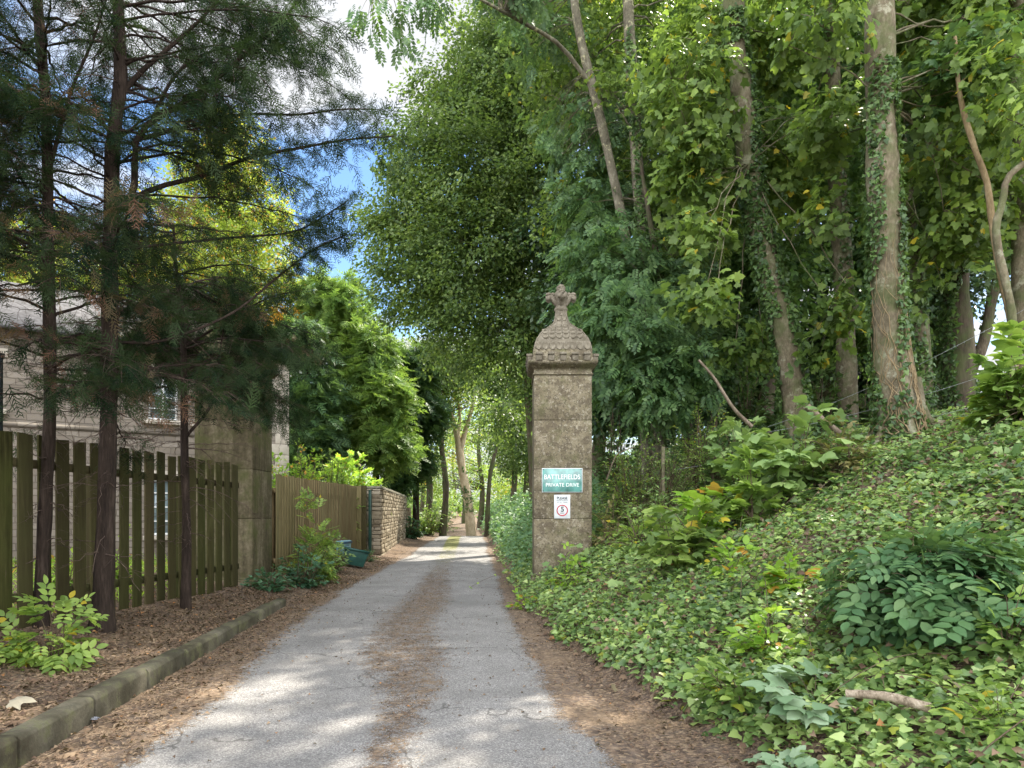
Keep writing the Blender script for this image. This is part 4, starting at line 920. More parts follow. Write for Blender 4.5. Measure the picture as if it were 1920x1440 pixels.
def shrub(name, label, x, y, h_, rx, nst, nlf, size, T, lm, cat='shrub', ry=None, group=None, stem=.008, droop=.25, base=.12, leafr=.55, tmin=.3, arch=.3, jit=.35, z=None, outw=.5, lean=(0, 0)):
    ry = ry or rx; z = HS(x, y) if z is None else z; t = empty(name, (x, y, z), label, cat, group)
    d = nrm(rng.normal(size=(nst, 3)) * np.array([1, 1, .8])); d[:, 2] = np.abs(d[:, 2]) * 1.0 + .12; q = rng.random(nst) ** .45
    tip = np.array([x + lean[0], y + lean[1], z]) + d * q[:, None] * np.array([rx, ry, h_]); tip[:, 2] = np.maximum(tip[:, 2], z + .08)
    b0 = np.array([x, y, z - .05]) + np.stack([rng.normal(0, base * rx, nst), rng.normal(0, base * ry, nst), np.zeros(nst)], 1)
    mid = b0 * .45 + tip * .55; mid[:, 2] = np.maximum(tip[:, 2], mid[:, 2]) + arch * h_ * rng.uniform(0, .5, nst)
    A = bezs(b0, mid, tip, 9); mb = MB().tubes(A, 4, stem, stem * .35); mb.build('stem', M['twig'], t)
    tt = rng.uniform(tmin, 1.0, (nst, nlf)); i_ = np.minimum((tt * 8).astype(int), 7); fr_ = tt * 8 - i_
    ar = np.arange(nst)[:, None]; pos = A[ar, i_] * (1 - fr_)[..., None] + A[ar, i_ + 1] * fr_[..., None]; tan = nrm(A[ar, i_ + 1] - A[ar, i_])
    sd = nrm(np.cross(tan, np.array([0, 0, 1.0]))) * rng.choice([-1, 1], (nst, nlf))[..., None]
    out = nrm(pos - np.array([x, y, z + .2 * h_]))
    ld = tan * .5 + sd * rng.uniform(.3, 1.1, (nst, nlf))[..., None] + out * .4 + np.array([0, 0, -droop]) + .25 * rng.normal(size=(nst, nlf, 3))
    pos = pos + rng.uniform(0, leafr * .16, (nst, nlf))[..., None] * nrm(ld)
    ln = np.array([0, 0, 1.0]) + out * outw + jit * rng.normal(size=(nst, nlf, 3))
    mb = MB(); add_inst(mb, T, pos.reshape(-1, 3), frames(ld.reshape(-1, 3), ln.reshape(-1, 3)), size * rng.uniform(.6, 1.2, nst * nlf))
    mb.build('foliage', lm, t)
    return t
def XYat(px, Y): return (px - CX0) * Y / FPX

# ------------------------------------------------------------------ near conifers on the left verge
def conifer(label, path, rad, limbs, auto, bare, seed_brown=.06, spray=.30, group='dark conifers on the verge'):
    path = smooth_path(path, 24); k = len(path); rad_ = np.interp(np.linspace(0, 1, k), np.linspace(0, 1, len(rad)), rad)
    t = empty('conifer', path[0], label, 'conifer', group)
    mb = MB(); pb = path.copy(); pb[0, 2] -= .25; rr = rad_ * (1 + .06 * rng.normal(size=k)); rr[0] *= 1.25; rr[1] *= 1.08; mb.tube(pb, rr, 12)
    tw = MB(); L = []
    for l_ in limbs:
        p_ = smooth_path(l_[0], 18); mb.tube(p_, np.linspace(l_[1], .008, 18), 7); L.append((p_, l_[2], l_[3]))
    # auto limbs: (z0, z1, count, length, azimuth centre, azimuth spread)
    for z0, z1, n, ln_, az, sp, ff in auto:
        zz_ = rng.uniform(z0, z1, n); a0 = trunk_at(path, zz_); az_ = az + rng.uniform(-sp, sp, n); le = ln_ * rng.uniform(.55, 1.15, n)
        o_ = np.stack([np.cos(az_), np.sin(az_), np.zeros(n)], 1); rise = rng.uniform(-.05, .35, n)
        c0 = a0 + o_ * (le * .55)[:, None] + np.array([0, 0, 1.]) * (le * rise)[:, None]; e0 = a0 + o_ * le[:, None] + np.array([0, 0, 1.]) * (le * (rise - rng.uniform(.0, .25, n)))[:, None]
        A = bezs(a0, c0, e0, 12); A[:, 1:] += .012 * rng.normal(size=(n, 11, 3)); mb.tubes(A, 5, .011 + .008 * rng.random(n), .004)
        for q in range(n): L.append((A[q], ff, .42))
    for z0, z1, n, ln_ in bare:        # dead lower twigs, drooping
        zz_ = rng.uniform(z0, z1, n); a0 = trunk_at(path, zz_); az_ = rng.uniform(0, 2 * PI, n); le = ln_ * rng.uniform(.4, 1.2, n)
        o_ = np.stack([np.cos(az_), np.sin(az_), np.zeros(n)], 1); c0 = a0 + o_ * (le * .5)[:, None] + np.array([0, 0, 1.]) * (le * rng.uniform(-.15, .2, n))[:, None]; e0 = a0 + o_ * le[:, None] + np.array([0, 0, 1.]) * (le * rng.uniform(-.6, .15, n))[:, None]
        A = bezs(a0, c0, e0, 9); A[:, 1:] += .012 * rng.normal(size=(n, 8, 3)); tw.tubes(A, 4, .0045 + .004 * rng.random(n), .002)
        m_ = n * 4; i_ = rng.integers(0, n, m_); j_ = rng.integers(2, 8, m_); s0 = A[i_, j_]; dd = nrm(A[i_, -1] - A[i_, 0] + .8 * le[i_][:, None] * rng.normal(size=(m_, 3))); l2 = le[i_] * rng.uniform(.15, .5, m_)
        e1 = s0 + dd * l2[:, None] + np.array([0, 0, -.1]) * l2[:, None]; tw.tubes(bezs(s0, (s0 + e1) / 2 + .03 * rng.normal(size=(m_, 3)), e1, 5), 3, .0022, .0012)
    pos = []; dr = []; sz = []; br = []
    for p_, ff, sl in L:
        seg = np.linalg.norm(np.diff(p_, axis=0), axis=1); cum = np.r_[0, np.cumsum(seg)]; Lh = cum[-1]
        n = max(int(Lh / .06), 3); u = np.linspace(max(ff - .12, .08), .99, n); s_ = u * Lh
        c = np.stack([np.interp(s_, cum, p_[:, q]) for q in range(3)], 1); tn = nrm(np.stack([np.interp(s_ + .05, cum, p_[:, q]) - np.interp(s_ - .05, cum, p_[:, q]) for q in range(3)], 1) + 1e-5)
        sd = nrm(np.cross(tn, [0, 0, 1.])) * np.where(np.arange(n) % 2, 1, -1)[:, None]
        l2 = sl * (1.0 - .55 * u) * rng.uniform(.6, 1.3, n) + .10
        dd = nrm(tn * .8 + sd * rng.uniform(.5, 1.0, n)[:, None] + np.array([0, 0, -.15]) + .2 * rng.normal(size=(n, 3)))
        e_ = c + dd * l2[:, None] + np.array([0, 0, -.22]) * l2[:, None]; A = bezs(c, c + dd * (l2 * .55)[:, None], e_, 5); tw.tubes(A, 3, .0035, .0015)
        live = (u > ff) & (rng.random(n) < .88)
        for g_ in (1, 2, 3, 4):
            a_ = A[live, g_]; d_ = nrm(A[live, g_] - A[live, g_ - 1] + (.35 if g_ < 4 else .1) * rng.normal(size=(live.sum(), 3)))
            pos.append(a_); dr.append(d_); sz.append(spray * rng.uniform(.55, 1.15, live.sum()) * (.8 + .25 * (g_ == 4))); br.append(np.full(live.sum(), rng.random() < seed_brown))
        pos.append(p_[-1:]); dr.append(nrm(p_[-1:] - p_[-2:-1])); sz.append(np.array([spray])); br.append(np.array([False]))
    mb.build('trunk', M['bark_conifer'], t, smooth=True); tw.build('twigs', M['twig_dark'], t)
    pos = np.vstack(pos); dr = np.vstack(dr); sz = np.concatenate(sz); br = np.concatenate(br)
    fr_ = frames(dr + np.array([0, 0, -.12]), np.array([0, 0, 1.]) + .45 * rng.normal(size=pos.shape))
    add_inst(mb := MB(), SPR, pos[~br], fr_[~br], sz[~br]); mb.build('foliage', M['needle'], t)
    if br.any(): add_inst(mb := MB(), SPR, pos[br], fr_[br], sz[br]); mb.build('dead_foliage', M['needle_brown'], t)
    return t
def conifer_far(label, x, Y, blobs, ns, lm, size=.75, group='conifers beyond the garden wall'):
    z = HS(x, Y); zt = max(b[0][2] + b[1][2] for b in blobs)
    path = smooth_path([np.array([x, Y, z]), np.array([x, Y, z + (zt - z) * .5]), np.array([x, Y, zt - .3])], 12); t = empty('tall_conifer', path[0], label, 'conifer', group)
    mb = MB().tube(path, np.linspace(.22 if Y > 12 else .1, .03, 12), 10); c, d = in_blobs(blobs, ns, .2); sel = rng.choice(ns, 60, replace=False); limbs_to(mb, path, c[sel], .03, drop=(.0, .2)); mb.build('trunk', M['bark_conifer'], t, smooth=True)
    n = ns * 5; cc = np.repeat(c, 5, 0) + rng.normal(0, .22, (n, 3)) * np.array([1, 1, .5]); dd = np.repeat(d, 5, 0)
    fr_ = frames(np.stack([dd[:, 0], dd[:, 1], -.25 + 0 * dd[:, 2]], 1) + .5 * rng.normal(size=(n, 3)), np.array([0, 0, 1.]) + .4 * rng.normal(size=(n, 3)))
    add_inst(mb := MB(), SPR_LO, cc, fr_, size * rng.uniform(.6, 1.2, n)); mb.build('crown', M[lm], t); return t
# unseen conifers added left of and behind the view to shade the verge
for x_, y_, lab in ((-4.75, 3.6, 'unseen conifer added to shade the verge, just outside the left edge of the view'), (-5.2, .4, 'unseen conifer added to shade the verge, level with the viewer'), (-5.0, -3.2, 'unseen conifer added to shade the verge, behind the viewer')):
    conifer_far(lab, x_, y_, [(np.array([x_ - .3, y_, 4.2]), np.array([1.25, 1.5, 1.3])), (np.array([x_ - .2, y_, 6.3]), np.array([1.5, 1.8, 1.7])), (np.array([x_, y_, 8.6]), np.array([1.2, 1.4, 1.8]))], 420, 'needle', .5, 'dark conifers on the verge')
def PP(lst, Y): return [P(a, b, c if c else Y) for a, b, c in [(q + (None,))[:3] for q in lst]]
conifer('slender conifer with bare reddish trunk, leftmost of the three by the picket fence', PP([(76, 1180), (80, 1050), (88, 900), (94, 750), (92, 560), (90, 400), (86, 200), (70, 0), (60, -180), (55, -420)], 7.4), [.070, .062, .055, .050, .042, .03],
    [(PP([(92, 560), (50, 500), (-10, 470)], 7.3), .02, .5, .4), (PP([(90, 330), (130, 180), (180, 60), (215, -60)], 7.3), .022, .35, .5), (PP([(92, 440, 7.4), (20, 300, 7.0), (-60, 220, 6.7)], 7.0), .02, .3, .5)],
    [(2.4, 3.2, 5, 1.0, 0, PI, .5), (3.0, 4.2, 16, 1.3, 0, PI, .4), (4.2, 6.2, 28, 1.15, 0, PI, .28), (6.2, 9.5, 22, 1.2, 0, PI, .25), (3.6, 7.4, 14, 1.3, PI, .8, .25)], [(.9, 3.3, 26, .55), (3.0, 5.5, 22, .8)])
conifer('thickest conifer by the picket fence, middle trunk with long branches over the drive', PP([(190, 1182), (196, 1050), (202, 850), (206, 650), (206, 500), (209, 380), (212, 255), (226, 170), (224, 60), (220, -60), (218, -400)], 7.5), [.11, .088, .082, .078, .072, .062, .045, .03],
    [(PP([(207, 400, 7.5), (248, 372, 7.5), (256, 262, 7.5), (285, 228, 7.5), (372, 175, 7.6), (450, 110, 7.8), (520, 50, 8.0), (580, -30, 8.2)], 7.5), .040, .42, .55),
     (PP([(215, 388, 7.5), (300, 350, 7.6), (380, 330, 7.8), (470, 295, 8.0), (560, 278, 8.2), (650, 262, 8.3), (738, 256, 8.4)], 7.5), .030, .40, .55),
     (PP([(225, 180, 7.5), (270, 130, 7.6), (340, 70, 7.8), (400, 10, 8.0), (440, -60, 8.1)], 7.5), .030, .35, .5),
     (PP([(258, 262, 7.5), (340, 240, 7.8), (450, 215, 8.1), (560, 215, 8.3), (640, 205, 8.4), (705, 205, 8.5)], 7.5), .022, .42, .55),
     (PP([(280, 235, 7.6), (330, 140, 7.9), (400, 95, 8.2), (500, 85, 8.5), (600, 100, 8.7)], 7.5), .020, .30, .55),
     (PP([(208, 470, 7.5), (310, 458, 7.8), (430, 446, 8.1), (545, 436, 8.3), (600, 410, 8.4), (650, 378, 8.5)], 7.5), .018, .62, .30),
     (PP([(210, 640, 7.5), (300, 640, 7.8), (430, 590, 8.2), (520, 520, 8.4), (585, 470, 8.5), (650, 440, 8.6)], 7.5), .018, .66, .28),
     (PP([(206, 520, 7.5), (140, 430, 7.2), (60, 380, 7.0)], 7.5), .022, .35, .5),
     (PP([(205, 245, 7.5), (170, 210, 7.4), (110, 190, 7.2), (30, 200, 7.1)], 7.5), .025, .4, .5)],
    [(2.5, 3.4, 6, 1.2, 0, PI, .5), (2.9, 4.2, 10, 1.5, 0, PI, .5), (4.0, 5.6, 13, 1.4, 0, PI, .45), (5.4, 9.0, 26, 1.5, 0, PI, .3), (4.8, 7.2, 10, 2.1, .35, .5, .35), (6.6, 8.2, 8, 2.5, .3, .4, .35)], [(.9, 3.2, 34, .75), (2.4, 5.0, 34, 1.0), (5.0, 7, 20, 1.1)], seed_brown=.05)
conifer('thin conifer with dark trunk in front of the left pillar, shortest of the three', PP([(348, 1136), (350, 1000), (346, 850), (345, 700), (341, 600), (330, 500), (325, 420)], 9.5), [.062, .058, .052, .045, .03, .015],
    [(PP([(348, 820, 9.5), (400, 750, 9.6), (415, 640, 9.7), (430, 560, 9.7)], 9.5), .022, .7, .4), (PP([(345, 690, 9.5), (300, 650, 9.3), (240, 640, 9.1)], 9.5), .02, .5, .4), (PP([(344, 650, 9.5), (430, 600, 9.9), (500, 560, 10.2), (560, 545, 10.4)], 9.5), .018, .4, .5)],
    [(2.9, 4.2, 10, 1.7, 0, 1.2, .35), (3.2, 4.8, 12, 1.4, 0, PI, .4), (4.4, 5.4, 5, .9, 0, PI, .3), (3.2, 4.7, 20, 2.5, 1.6, .7, .35), (2.9, 4.3, 8, 2.0, 2.6, .6, .4)], [(1.0, 3.2, 34, .9), (2.6, 3.6, 20, 1.1)], seed_brown=.04)

# ------------------------------------------------------------------ trees of the right hand wood
def ground_under(p): q = np.array(p, float); q[2] = HS(q[0], q[1]); return q
def TP(lst, Y, foot=True):
    a = PP(lst, Y)
    if foot: a[0] = ground_under(a[0])
    return a
# sycamore in front with ivy, right of the pillar
tree('sycamore', 'large upright sycamore with ivy patches on its pale trunk, flared roots on the bank', TP([(1690, 832), (1676, 700), (1664, 560), (1658, 400), (1652, 250), (1650, 100), (1650, -100), (1655, -600), (1660, -1000)], 10.6), [.25, .235, .22, .205, .19, .175, .15, .10, .05],
     [B(1770, 60, 12.2, 120), B(1545, 50, 10.3, 65), B(1860, 160, 10.6, 120), B(1790, 300, 12, 100), B(1850, 380, 12, 90), B(1570, 230, 11.8, 60), B(1760, 480, 12.4, 70), B(1540, -90, 11.8, 110), B(1800, -120, 11.8, 150)],
     460, 16, .135, [T_MAPLE], M['leaf_syc'], M['bark_syc'], limbs=46, limb_r=.022, sr=.42, droop=.45, flare=.5, twigs=.5,
     ivy=(( 2.0, 8.2), 480, .075, 3), upper=([B(1700, -600, 10.5, 380)], 200, 12, .7, .2), roots=6, vines=38)
tree('sycamore', 'leaning sycamore trunk wrapped in ivy, between the pillar and the upright ivy trunk', TP([(1500, 770), (1478, 650), (1448, 540), (1425, 430), (1408, 340), (1396, 220), (1384, 100), (1374, -20), (1360, -300), (1350, -700)], 13.5), [.25, .24, .23, .215, .20, .18, .16, .12, .05],
     [B(1290, 160, 13, 90), B(1350, 320, 15.0, 90), B(1540, 240, 12.4, 50), B(1340, 60, 15, 90), B(1450, 90, 15, 70), B(1545, 400, 12.4, 45), B(1325, 430, 12.0, 42), B(1320, 555, 11.6, 42), B(1565, 590, 12.6, 50), B(1300, 330, 13, 60), B(1300, 240, 12.6, 40), B(1545, 655, 12.8, 35), B(1440, 300, 15, 90), B(1400, 640, 14.6, 60)],
     620, 16, .135, [T_MAPLE], M['leaf_syc'], M['bark_syc'], limbs=60, limb_r=.020, sr=.40, droop=.45, flare=.3, twigs=.5, ivy=((2.2, 11), 620, .09, 5), upper=([B(1300, -500, 13.5, 300)], 160, 12, .7, .2))
tree('birch', 'pale lichened straight trunk in the wood right of the gap of sky', TP([(1236, 800), (1222, 640), (1212, 500), (1204, 420), (1194, 300), (1188, 180), (1180, 60), (1176, -80), (1170, -500)], 17), [.18, .165, .155, .145, .13, .10, .05],
     [B(1120, 50, 19, 110), B(1250, 320, 18.4, 90), B(1260, 60, 18.6, 100), B(1100, -120, 18.5, 180), B(1060, 180, 20, 90), B(1290, 460, 17.5, 80), B(1070, 400, 20, 70), B(1130, 480, 19.5, 60), B(1170, 330, 19, 70), B(1150, 150, 16.2, 35), B(1250, 200, 16.4, 45)], 900, 18, .12, [T_MAPLE_LO], M['leaf_syc'], M['bark_birch'], limbs=44, limb_r=.03, sr=.55, droop=.4, ivy=((3, 13), 420, .09, 7), twigs=.3, upper=([B(1200, -500, 18, 300)], 150, 12, .8, .25))
tree('ash', 'slanting thin pale trunk with small hanging leaves reaching over the drive', TP([(1215, 830), (1200, 640), (1180, 480), (1152, 340), (1130, 240), (1108, 150), (1090, 80), (1070, -60), (1050, -400)], 17), [.13, .125, .12, .11, .10, .08, .04],
     [B(800, -10, 13.5, 48), B(695, 10, 13.2, 42, .8), B(745, 45, 13.3, 20), B(1010, 40, 17.6, 60), B(1090, 250, 18.5, 80), B(1160, 230, 18.5, 60), B(960, -80, 15, 80)], 230, 5, .34, [T_ASH], M['leaf_ash'], M['bark_birch'], limbs=34, limb_r=.022, sr=.40, droop=.75, near=True,
     extra=[(PP([(1112, 165, 17), (1050, 85, 16.5), (985, 45, 16), (930, 15, 14.8), (875, -12, 14), (790, -20, 13.5), (700, -15, 13.2)], 16), .055, .012)])
tree('ash', 'feathery blue-green leaved tree directly right of the stone pillar', TP([(1300, 860), (1280, 740), (1255, 600), (1225, 450), (1200, 300)], 16.5), [.13, .12, .10, .07, .03],
     [B(1180, 610, 15.5, 95), B(1140, 500, 16.5, 90), B(1260, 700, 15.2, 75), B(1225, 745, 14.8, 45), B(1260, 560, 17, 80), B(1120, 390, 18.5, 70), B(1180, 700, 15, 50)], 620, 6, .36, [T_ASH], M['leaf_ash'], M['bark_dark'], limbs=40, limb_r=.018, sr=.5, droop=.6, twigs=.3)
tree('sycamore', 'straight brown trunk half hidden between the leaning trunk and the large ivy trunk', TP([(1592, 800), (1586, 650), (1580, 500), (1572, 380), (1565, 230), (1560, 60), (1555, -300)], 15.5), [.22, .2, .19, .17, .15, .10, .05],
     [B(1600, 150, 16.6, 110), B(1510, 60, 16, 110), B(1620, 330, 16.5, 80), B(1720, 150, 15, 100), B(1650, 0, 16, 130), B(1520, 330, 16.5, 70)], 420, 16, .15, [T_MAPLE_LO], M['leaf_syc_dark'], M['bark_syc'], limbs=30, limb_r=.025, sr=.5, ivy=((5.5, 10), 120, .09, 9), upper=([B(1560, -450, 15.5, 300)], 120, 12, .8, .25))
tree('ivy_clad_tree', 'slim ivy smothered trunk just right of the large ivy trunk', TP([(1735, 790), (1728, 640), (1716, 480), (1708, 330), (1700, 120), (1690, -100)], 13.5), [.16, .15, .13, .11, .08, .04],
     [B(1720, 420, 13.5, 70), B(1760, 250, 13.5, 90), B(1780, 90, 13, 100)], 200, 14, .13, [T_MAPLE_LO], M['leaf_syc'], M['bark_syc'], limbs=20, limb_r=.018, sr=.45, ivy=((2.2, 9), 520, .09, 11), inner=.2)
tree('ivy_clad_tree', 'thick column of dark ivy around a trunk near the right edge gap', TP([(1800, 775), (1796, 640), (1790, 500), (1785, 360), (1775, 200)], 14.5), [.30, .28, .24, .18, .10], None, 0, 0, 0, None, None, M['bark_dark'], ivy=((2.2, 10), 1100, .10, 13))
tree('crooked_tree', 'thin crooked tan trunk bending over at the right edge', TP([(1900, 760), (1896, 690), (1898, 600), (1888, 540), (1872, 470), (1868, 420), (1880, 380), (1886, 340), (1902, 320), (1935, 298), (1990, 270)], 9.4), [.060, .057, .052, .048, .044, .04, .035],
     [B(1990, 200, 9.2, 90)], 30, 12, .12, [T_MAPLE], M['leaf_syc'], M['bark_syc'], limbs=8, limb_r=.012, sr=.35)
tree('crooked_tree', 'thin tan stem leaning left behind the crooked one at the right edge', TP([(1908, 770), (1902, 680), (1896, 600), (1878, 520), (1862, 430), (1850, 340), (1828, 280), (1800, 180), (1790, 60)], 10.4), [.058, .054, .048, .04, .025],
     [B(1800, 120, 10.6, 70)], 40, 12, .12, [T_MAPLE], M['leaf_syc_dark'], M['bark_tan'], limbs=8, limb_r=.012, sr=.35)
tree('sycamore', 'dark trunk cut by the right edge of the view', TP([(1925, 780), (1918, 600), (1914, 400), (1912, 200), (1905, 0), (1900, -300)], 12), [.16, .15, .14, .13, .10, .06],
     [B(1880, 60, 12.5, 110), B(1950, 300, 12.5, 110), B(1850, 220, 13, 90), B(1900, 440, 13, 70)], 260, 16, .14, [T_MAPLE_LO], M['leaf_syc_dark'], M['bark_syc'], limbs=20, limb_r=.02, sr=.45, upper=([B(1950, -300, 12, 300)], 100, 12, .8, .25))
tree('dark_leaning_tree', 'dark limb bowing left against the patch of sky at the right edge', TP([(1800, 742), (1818, 700), (1845, 640), (1860, 560), (1880, 480), (1880, 380), (1860, 260)], 19), [.16, .15, .13, .11, .08, .05],
     [B(1850, 520, 19, 60), B(1900, 420, 19, 80), B(1840, 380, 19, 80)], 240, 14, .12, [T_OV4], M['leaf_dark'], M['bark_dark'], limbs=20, limb_r=.02, sr=.5)
# evergreen and shaded trees filling the wood
bk = [('deep green tree filling the wood directly behind the stone pillar', 1115, 24, [B(1100, 560, 23, 80), B(1120, 680, 22, 70), B(1080, 440, 24, 80), B(1150, 760, 20, 40)], 'leaf_dark'),
      ('dark evergreen behind the feathery tree, right of the pillar', 1290, 22, [B(1290, 620, 21, 90), B(1330, 500, 22, 90), B(1260, 420, 22, 100), B(1330, 720, 19, 60), B(1240, 770, 20, 30)], 'leaf_dark'),
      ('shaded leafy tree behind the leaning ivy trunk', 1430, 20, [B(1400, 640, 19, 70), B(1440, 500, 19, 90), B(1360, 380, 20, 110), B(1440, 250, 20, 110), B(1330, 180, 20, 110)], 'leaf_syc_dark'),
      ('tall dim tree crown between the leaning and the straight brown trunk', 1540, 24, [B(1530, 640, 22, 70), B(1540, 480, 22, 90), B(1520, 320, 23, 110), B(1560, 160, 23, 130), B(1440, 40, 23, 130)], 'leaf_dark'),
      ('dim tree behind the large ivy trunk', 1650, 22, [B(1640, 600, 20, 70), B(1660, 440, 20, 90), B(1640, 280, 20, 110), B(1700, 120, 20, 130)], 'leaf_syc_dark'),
      ('dense dark crown behind the two ivy clad columns', 1760, 21, [B(1740, 560, 20, 70), B(1770, 400, 20, 90), B(1800, 240, 20, 110), B(1850, 80, 20, 130)], 'leaf_dark'),
      ('dark crown high above the patch of sky at the right edge', 1960, 22, [B(1900, 420, 21, 90), B(1960, 260, 21, 130), B(1900, 120, 21, 130), B(1990, 500, 21, 90)], 'leaf_dark'),
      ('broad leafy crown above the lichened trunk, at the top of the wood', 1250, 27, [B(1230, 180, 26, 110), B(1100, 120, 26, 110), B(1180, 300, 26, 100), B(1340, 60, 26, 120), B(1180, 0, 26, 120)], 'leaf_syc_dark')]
for lab, px, Y, bl, lm in bk:
    x = XYat(px, Y); z = HS(x, Y)
    tree('woodland_tree', lab, [np.array([x, Y, z]), np.array([x + .2, Y, z + 3]), np.array([x - .2, Y + .1, z + 7]), np.array([x, Y, z + 12])], [.24, .2, .15, .05], bl, 1500, 22, .19, [T_Q], M[lm], M['bark_dark'], limbs=40, limb_r=.04, sr=.75, inner=.1, sides=10)
for lab, px, Y in [('dark holly wall of leaves behind the feathery tree, low in the wood', 1200, 27), ('dark holly behind the leaning trunk, low in the wood', 1380, 26), ('dark holly behind the straight brown trunk, low in the wood', 1540, 25), ('dark holly behind the large ivy trunk, low in the wood', 1690, 24)]:
    x = XYat(px, Y); z = HS(x, Y)
    tree('holly_tree', lab, [np.array([x, Y, z]), np.array([x + .1, Y, z + 2]), np.array([x, Y, z + 5])], [.12, .1, .04], [B(px - 55, 700, Y, 55), B(px + 40, 690, Y, 60), B(px, 760, Y, 55), B(px + 90, 755, Y, 40), B(px, 640, Y, 60)], 800, 22, .2, [T_Q], M['leaf_dark'], M['bark_dark'], limbs=20, limb_r=.03, sr=.7, inner=.2, sides=8)
# low dark saplings under the wood
for i_, (px, py, Y, pr) in enumerate([(1150, 800, 18, 60), (1400, 730, 17, 50), (1545, 740, 15, 50), (1630, 745, 16, 45), (1470, 745, 15.5, 40), (1850, 770, 15, 40)]):
    x = XYat(px, Y); z = HS(x, Y); hh_ = max(CAMZ + (HOR - py + pr) * Y / FPX - z, .8)
    lab = ['dark holly thicket just right of the stone pillar shaft', 'dark undergrowth bush at the foot of the leafy wood, left of the leaning trunk', 'dark shrub at the foot of the straight brown trunk', 'low dark ivy bush left of the large ivy trunk base', 'ivy mound at the foot of the leaning trunk', 'dark low bush under the gap of sky near the right edge'][i_]
    shrub('undergrowth_shrub', lab, x, Y, hh_, pr * Y / FPX * 1.2, 60, 22, .11, [T_IVY], M['leaf_ivy_dark'], group='dark shrubs under the wood', tmin=.15, stem=.012)
# big tree in the middle, over the lane
tree('beech', 'tall beech whose crown fills the middle, left of the wood and above the lane', TP([(1015, 945), (1005, 800), (990, 640), (965, 480), (945, 300), (935, 100), (925, -100)], 27), [.42, .38, .34, .28, .22, .14, .06],
     [B(858, 185, 26.5, 72), B(940, 130, 26, 105), B(1010, 210, 26, 110), B(870, 300, 25.5, 120), B(790, 300, 26.5, 65), B(985, 370, 26, 120), B(780, 420, 26.5, 85), B(880, 470, 25.5, 120), B(725, 425, 26.5, 50), B(1010, 520, 26, 100), B(770, 540, 26.5, 80), B(860, 610, 26, 95), B(960, 650, 25, 90), B(1020, 700, 24, 55), B(915, 70, 27, 60), B(1000, 20, 26, 100), B(775, 240, 26.5, 25), B(740, 330, 26.5, 22), B(930, 780, 30, 35)],
     1700, 80, .150, [T_Q], M['leaf_beech'], M['bark_dark'], limbs=160, limb_r=.07, sr=.95, droop=.35, inner=.3, twigs=.25, group='trees along the lane')
lane = [('leafy tree at the bend of the lane, left of the stone pillar', 985, 38, [B(985, 780, 37, 60), B(1000, 850, 36, 40), B(945, 720, 38, 50)], 'leaf_beech', 700),
        ('mid green tree leaning over the end of the lane', 800, 46, [B(790, 760, 46, 55), B(830, 700, 46, 50), B(800, 850, 46, 32), B(760, 690, 45, 50)], 'leaf_beech', 800),
        ('bright sunlit tree behind the pale forked trunk', 870, 64, [B(850, 840, 64, 55), B(920, 800, 64, 45), B(880, 720, 64, 55), B(800, 900, 60, 30), B(940, 900, 62, 35)], 'leaf_yellow', 500),
        ('far tree closing the lane on the left', 790, 70, [B(780, 900, 70, 35), B(740, 850, 70, 40), B(830, 930, 72, 25)], 'leaf_light', 300)]
lane += [('dark leafy tree arching over the far lane from the left wall end', 830, 44, [B(845, 690, 44, 45), B(900, 680, 43, 45), B(950, 690, 42, 45), B(815, 790, 45, 28)], 'leaf_beech', 600),
         ('leafy tree filling the gap right of the thin leaning lane trunk', 960, 52, [B(960, 860, 52, 40), B(985, 800, 50, 45), B(935, 830, 54, 30)], 'leaf_beech', 500),
         ('bright tree directly above the crest of the lane', 900, 58, [B(900, 880, 58, 45), B(850, 800, 58, 50), B(930, 780, 58, 50), B(960, 900, 58, 30), B(820, 900, 58, 30)], 'leaf_light', 500),
         ('pale green tree far behind the crest of the lane', 850, 95, [B(850, 900, 95, 40), B(900, 890, 95, 40), B(800, 880, 95, 40), B(870, 830, 95, 40), B(940, 890, 95, 45), B(900, 930, 90, 30)], 'leaf_light', 700),
         ('shaded tree beyond the wood, seen low behind the pillar', 1080, 60, [B(1060, 830, 60, 60), B(1150, 800, 60, 60), B(1010, 880, 60, 40), B(1100, 740, 60, 60)], 'leaf_beech', 700)]
for lab, px, Y, bl, lm, ns in lane:
    x = XYat(px, Y); z = HS(x, Y)
    tree('lane_tree', lab, [np.array([x, Y, z]), np.array([x + .2, Y, z + 3]), np.array([x - .1, Y, z + 6]), np.array([x, Y, z + 9])], [.25, .2, .15, .05], bl, ns, 20, .17, [T_Q], M[lm], M['bark_dark'], limbs=40, limb_r=.05, sr=.8, inner=.2, sides=8, group='trees along the lane')
tree('pale_forked_tree', 'pale bare forked trunk with vines at the end of the lane', TP([(884, 968), (876, 930), (868, 890), (862, 850), (858, 820), (848, 785), (838, 760)], 46.5), [.36, .30, .28, .27, .2, .12],
     [B(840, 740, 46, 35), B(895, 745, 46, 30), B(800, 720, 46, 25)], 160, 14, .16, [T_Q], M['leaf_light'], M['bark_pale'], limbs=22, limb_r=.05, sr=.6, group='trees along the lane',
     extra=[(PP([(862, 850), (872, 810), (884, 770), (888, 735)], 46.5), .22, .06), (PP([(850, 790), (820, 765), (796, 758)], 46.5), .09, .04), (PP([(858, 820), (862, 780), (858, 745)], 46.5), .15, .05)], ivy=((1.5, 4.5), 60, .15, 3))
